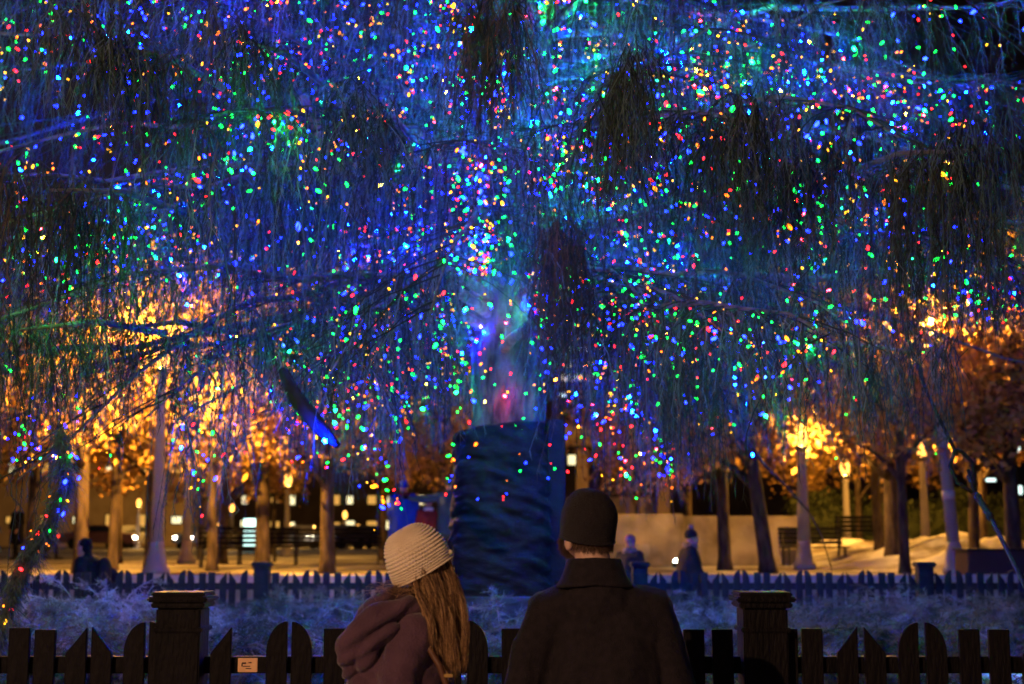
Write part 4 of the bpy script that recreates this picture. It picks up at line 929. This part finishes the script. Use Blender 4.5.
# beard and short hair: fine tufts
def tufts(name, pts, L, m, parent, spread=.35, seed=0):
    rs = np.random.default_rng(seed); n = len(pts); Pn = np.array([list(p[0]) for p in pts]); Dn = unit(np.array([list(p[1]) for p in pts])+rs.normal(0, spread, (n, 3)))
    K = 4; t = np.linspace(0, 1, K); LL = rs.uniform(.6, 1.2, n)*L; Pm = Pn[:, None]+Dn[:, None]*(LL[:, None]*t)[..., None]; Pm[..., 2] -= (LL[:, None]*t**2)*.35
    V, Fq = np_tubes(Pm, np.broadcast_to(.0006*(1-.6*t), (n, K)), 3); return build(name, V, Fq, m, parent)
pts = []
for _ in range(2600):
    a = random.uniform(-1.35, 1.35); e = random.uniform(-1.2, .05); dv = Vector((math.sin(a)*math.cos(e), math.cos(a)*math.cos(e), math.sin(e)))
    if dv.y > .85 and e > -.25: continue
    pts.append((H_(.072*dv.x, .04+.062*dv.y, -.045+.062*dv.z), hr @ dv))
tufts('beard', pts, .020, M['beard'], man, .3, 3)
pts = []
for _ in range(2600):
    a = random.uniform(-1.9, 1.9); dv = Vector((math.sin(a), -math.cos(a), -.5)); zz = random.uniform(-.055, -.005)
    pts.append((H_(.076*dv.x, .093*dv.y*.98, zz), hr @ Vector((dv.x*.5, dv.y*.5, -1))))
tufts('hair', pts, .016, M['beard'], man, .2, 4)

# ---- the woman
WY = 4.75
wp = at(400, 600, WY)
wom = thing('person', 'woman in a cream crocheted hat and purple hooded jacket with long brown hair, looking up', 'person', (wp.x, WY, 0))
def vx(px): return at(px, 600, WY).x-wp.x
def vz(py): return at(400, py, WY).z
yaw = -.95                                                  # faces away and to the right
def rot_axis(tilt_right, tilt_back): return Matrix.Rotation(tilt_right, 3, 'Y') @ Matrix.Rotation(tilt_back, 3, 'X')
hw = Matrix.Rotation(-.42, 3, 'Y') @ Matrix.Rotation(.10, 3, 'X') @ Matrix.Rotation(yaw, 3, 'Z')
hc = Vector((vx(424), .02, vz(566)))
def G_(x, y, z): return hc+hw @ Vector((x, y, z))
bd = [('e', G_(0, 0, .02), (.074, .090, .108), hw), ('e', G_(0, .04, -.055), (.050, .054, .055), hw), ('t', [Vector((vx(420), .0, 1.27)), G_(0, -.02, -.05)], [.055, .048]),
      ('e', G_(0, .098, -.008), (.011, .020, .022), hw), ('e', G_(0, .090, -.052), (.021, .012, .009), hw), ('e', G_(0, .080, -.082), (.024, .02, .017), hw),
      ('e', G_(-.03, .083, .018), (.012, .010, .009), hw), ('e', G_(.03, .083, .018), (.012, .010, .009), hw), ('e', G_(-.074, 0, -.01), (.010, .018, .028), hw), ('e', G_(.074, 0, -.01), (.010, .018, .028), hw),
      ('e', Vector((0, 0, 1.08)), (.16, .11, .24)), ('e', Vector((0, 0, .87)), (.16, .12, .12)), ('t', [Vector((-.14, -.03, 1.26)), Vector((.14, .03, 1.26))], .05)]
for s_ in (-1, 1):
    bd.append(('t', [Vector((s_*.10, s_*.03, 1.22)), Vector((s_*.11, 0, 1.0)), Vector((s_*.10, .16, .9))], [.045, .036, .026])); bd.append(('t', [Vector((s_*.09, 0, .85)), Vector((s_*.09, .02, .46)), Vector((s_*.09, 0, .09))], [.085, .055, .04]))
    fingers(bd, Vector((s_*.10, .16, .9)), Vector((-s_*.4, .5, -.3)), Vector((0, 0, 1)), .92)
organic('body', bd, M['skin'], wom, .0075, 2)
def jf(c):
    d = .008*noise.noise(Vector((c.x*9, c.y*9, c.z*9)))+.004*noise.noise(c*26)
    d += .0045*math.sin(c.z*70+c.x*46+3.5*noise.noise(c*5))*max(0, min(1, noise.noise(c*3.5+Vector((9, 0, 0)))*2.5+.6))
    return d
jk = [('e', Vector((0, 0, 1.06)), (.175, .15, .25)), ('e', Vector((.0, 0, 1.20)), (.17, .13, .12)), ('e', Vector((vx(372), -.01, 1.04)), (.105, .13, .2)), ('t', [Vector((vx(392), -.02, 1.23)), Vector((vx(428), .04, 1.22))], [.085, .085])]
jk += [('t', [Vector((vx(417), 0, 1.22)), Vector((vx(420), .01, 1.33))], [.11, .078])]
for z_ in np.arange(1.0, .62, -.04): jk.append(('e', Vector((0, 0, z_)), (.185, .16, .08)))
jk.append(('t', [Vector((vx(418), -.085, vz(627))), Vector((vx(405), -.105, vz(662))), Vector((vx(397), -.11, vz(705))), Vector((vx(408), .08, .90))], [.070, .074, .070, .05]))     # near sleeve
jk.append(('t', [Vector((vx(436), .13, 1.22)), Vector((vx(438), .17, 1.05)), Vector((vx(430), .20, .92))], [.06, .06, .05]))
organic('jacket', jk, M['jacket'], wom, .0075, 5, jf)
# hood lying bunched on the left and behind: thick rolled folds
hd_ = []
def arc(pts, rads): hd_.append(('t', [Vector((vx(x), y, vz(z))) for x, y, z in pts], rads))
arc([(352, -.06, 668), (351, -.10, 650), (362, -.13, 630), (380, -.13, 615), (402, -.11, 606), (425, -.07, 604)], [.030, .040, .045, .040, .034, .028])
arc([(354, -.01, 655), (362, -.03, 632), (378, -.03, 612), (398, -.01, 600)], [.035, .045, .05, .045])
arc([(375, -.06, 604), (390, -.05, 596), (410, -.02, 594)], [.03, .034, .03])
arc([(368, -.10, 655), (375, -.12, 640), (392, -.12, 628)], [.036, .04, .034])
arc([(360, -.03, 672), (372, -.06, 668)], [.034, .04])
organic('hood', hd_, M['jacket'], wom, .0065, 3, lambda c: .010*noise.noise(c*11)+.005*math.sin(c.z*90-c.x*60+4*noise.noise(c*6)))
# crocheted hat
ha_ = Matrix.Rotation(-.50, 3, 'Y') @ Matrix.Rotation(.12, 3, 'X') @ Matrix.Rotation(yaw, 3, 'Z')
hcc = Vector((vx(417.5), 0, vz(559)))
knit_hat('crochet_hat', hcc, ha_, .104, .107, .112, -.048, 20, 60, .0046, M['hatcream'], wom, nu=460, hole=0, sag=.007, brimroll=.007)
organic('hat_button', [('e', hcc+ha_ @ (ha_.inverted() @ Vector((.106, -.03, .022))), (.010, .008, .010)), ('e', Vector((vx(449), -.02, vz(551))), (.009, .007, .007))], M['hatcream'], wom, .003, 1)
# long hair falling to the right, with loose strands
rs = np.random.default_rng(5); n = 4600; K = 12; t = np.linspace(0, 1, K)
NLk = 34; lk = rs.integers(0, NLk, n); lu = (np.arange(NLk)+rs.random(NLk))/NLk; u_ = np.clip(lu[lk]+rs.normal(0, .018, n), 0, 1)
lx = rs.normal(0, .010, NLk)[lk]; lz = rs.normal(0, .030, NLk)[lk]; ly = rs.normal(0, .014, NLk)[lk]; ph = rs.uniform(0, 6, NLk)[lk]; fq = rs.uniform(5, 9, NLk)[lk]; am = rs.uniform(.003, .009, NLk)[lk]
st = np.stack([vx(408)+(vx(447)-vx(408))*u_, -.085+.10*np.abs(u_-.35)+rs.normal(0, .008, n)+.02*rs.random(n), vz(572)+(vz(555)-vz(572))*u_+rs.normal(0, .003, n)], 1)
en = np.stack([vx(434)+(vx(461)-vx(434))*lu[lk]**.8+lx+rs.normal(0, .0065, n), -.11+.05*lu[lk]+ly+rs.normal(0, .004, n), vz(620)+(vz(656)-vz(620))*np.clip(lu[lk]*1.25, 0, 1)+lz+rs.normal(0, .016, n)], 1)
mid = (st+en)/2+np.stack([.012+.022*u_+lx*.8, -.022+ly*.6, .012+0*u_], 1)+rs.normal(0, .0045, (n, 3))
Pm = ((1-t)**2)[None, :, None]*st[:, None]+(2*t*(1-t))[None, :, None]*mid[:, None]+(t**2)[None, :, None]*en[:, None]
wv = np.sin(t[None]*fq[:, None]+ph[:, None])*am[:, None]*np.minimum(1, t*2.5)[None]; Pm[..., 0] += wv; Pm[..., 1] += np.cos(t[None]*fq[:, None]*1.1+ph[:, None])*am[:, None]*.8*np.minimum(1, t*2.5)[None]
Pm += rs.normal(0, .0007, Pm.shape)
p1 = np_tubes(Pm, np.broadcast_to(.00062*(1-.5*t), (n, K)), 3)
n = 150; s0 = np.stack([vx(380)+rs.random(n)*(vx(420)-vx(380)), rs.normal(-.07, .02, n), vz(588)+rs.normal(0, .008, n)], 1); dx = rs.normal(-.015, .05, n)
Pq = s0[:, None]+np.stack([dx[:, None]*t+rs.normal(0, .012, (n, 1))*np.sin(t*4), rs.normal(0, .02, (n, 1))*t, .03*np.sin(t*2.6)*rs.random((n, 1))-.05*t*rs.random((n, 1))], 2)
p2 = np_tubes(Pq, np.broadcast_to(.0005*(1-.5*t), (n, K)), 3)
n = 120; s0 = np.stack([vx(445)+rs.random(n)*.03, rs.normal(-.05, .02, n), vz(575)-rs.random(n)*.12], 1); dx = rs.uniform(.0, .045, n)
Pq = s0[:, None]+np.stack([dx[:, None]*t, rs.normal(0, .02, (n, 1))*t, -.14*t*rs.random((n, 1))], 2)+(np.sin(t*8)[None, :, None]*.004*rs.random((n, 1, 1)))
p3 = np_tubes(Pq, np.broadcast_to(.0005*(1-.5*t), (n, K)), 3)
hv, hf = join([p1, p2, p3]); ntri = (K-1)*3; strand = np.concatenate([np.tile(np.repeat(rs.integers(0, 4, m__), 1), 1) for m__ in (4600, 150, 120)])
def strand_ids(n0, lo): a = np.repeat(np.arange(lo, lo+n0), ntri); return np.concatenate([a, a])
ids = np.concatenate([strand_ids(4600, 0), strand_ids(150, 4600), strand_ids(120, 4750)])
hm = [M['hairm'], mat('hair_gold', (.62, .36, .15), .32), mat('hair_brown', (.22, .11, .05), .4), mat('hair_dark', (.07, .035, .02), .45)]
build('hair', hv, hf, mats=hm, midx=strand[ids], parent=wom)
organic('bag_strap', [('t', [Vector((vx(428), -.115, vz(640))), Vector((vx(442), -.135, vz(662))), Vector((vx(452), -.14, vz(690))), Vector((vx(458), -.1, .98))], .011)], M['leather'], wom, .004, 1)
g = MB(); g.box((vx(451), -.158, vz(671)), (.028, .006, .010), bev=.002); g.build('buckle', M['brass'], wom)
organic('trousers', [('t', [Vector((s_*.09, 0, .85)), Vector((s_*.09, .02, .46)), Vector((s_*.09, 0, .1))], [.105, .075, .06]) for s_ in (-1, 1)], M['denim'], wom, .015, 3)
for s_ in (-1, 1): organic('boot', [('t', [Vector((s_*.09, 0, .22)), Vector((s_*.09, 0, .06))], .058), ('t', [Vector((s_*.09, -.04, .045)), Vector((s_*.10, .16, .04))], [.042, .038])], M['boot'], wom, .012, 2)
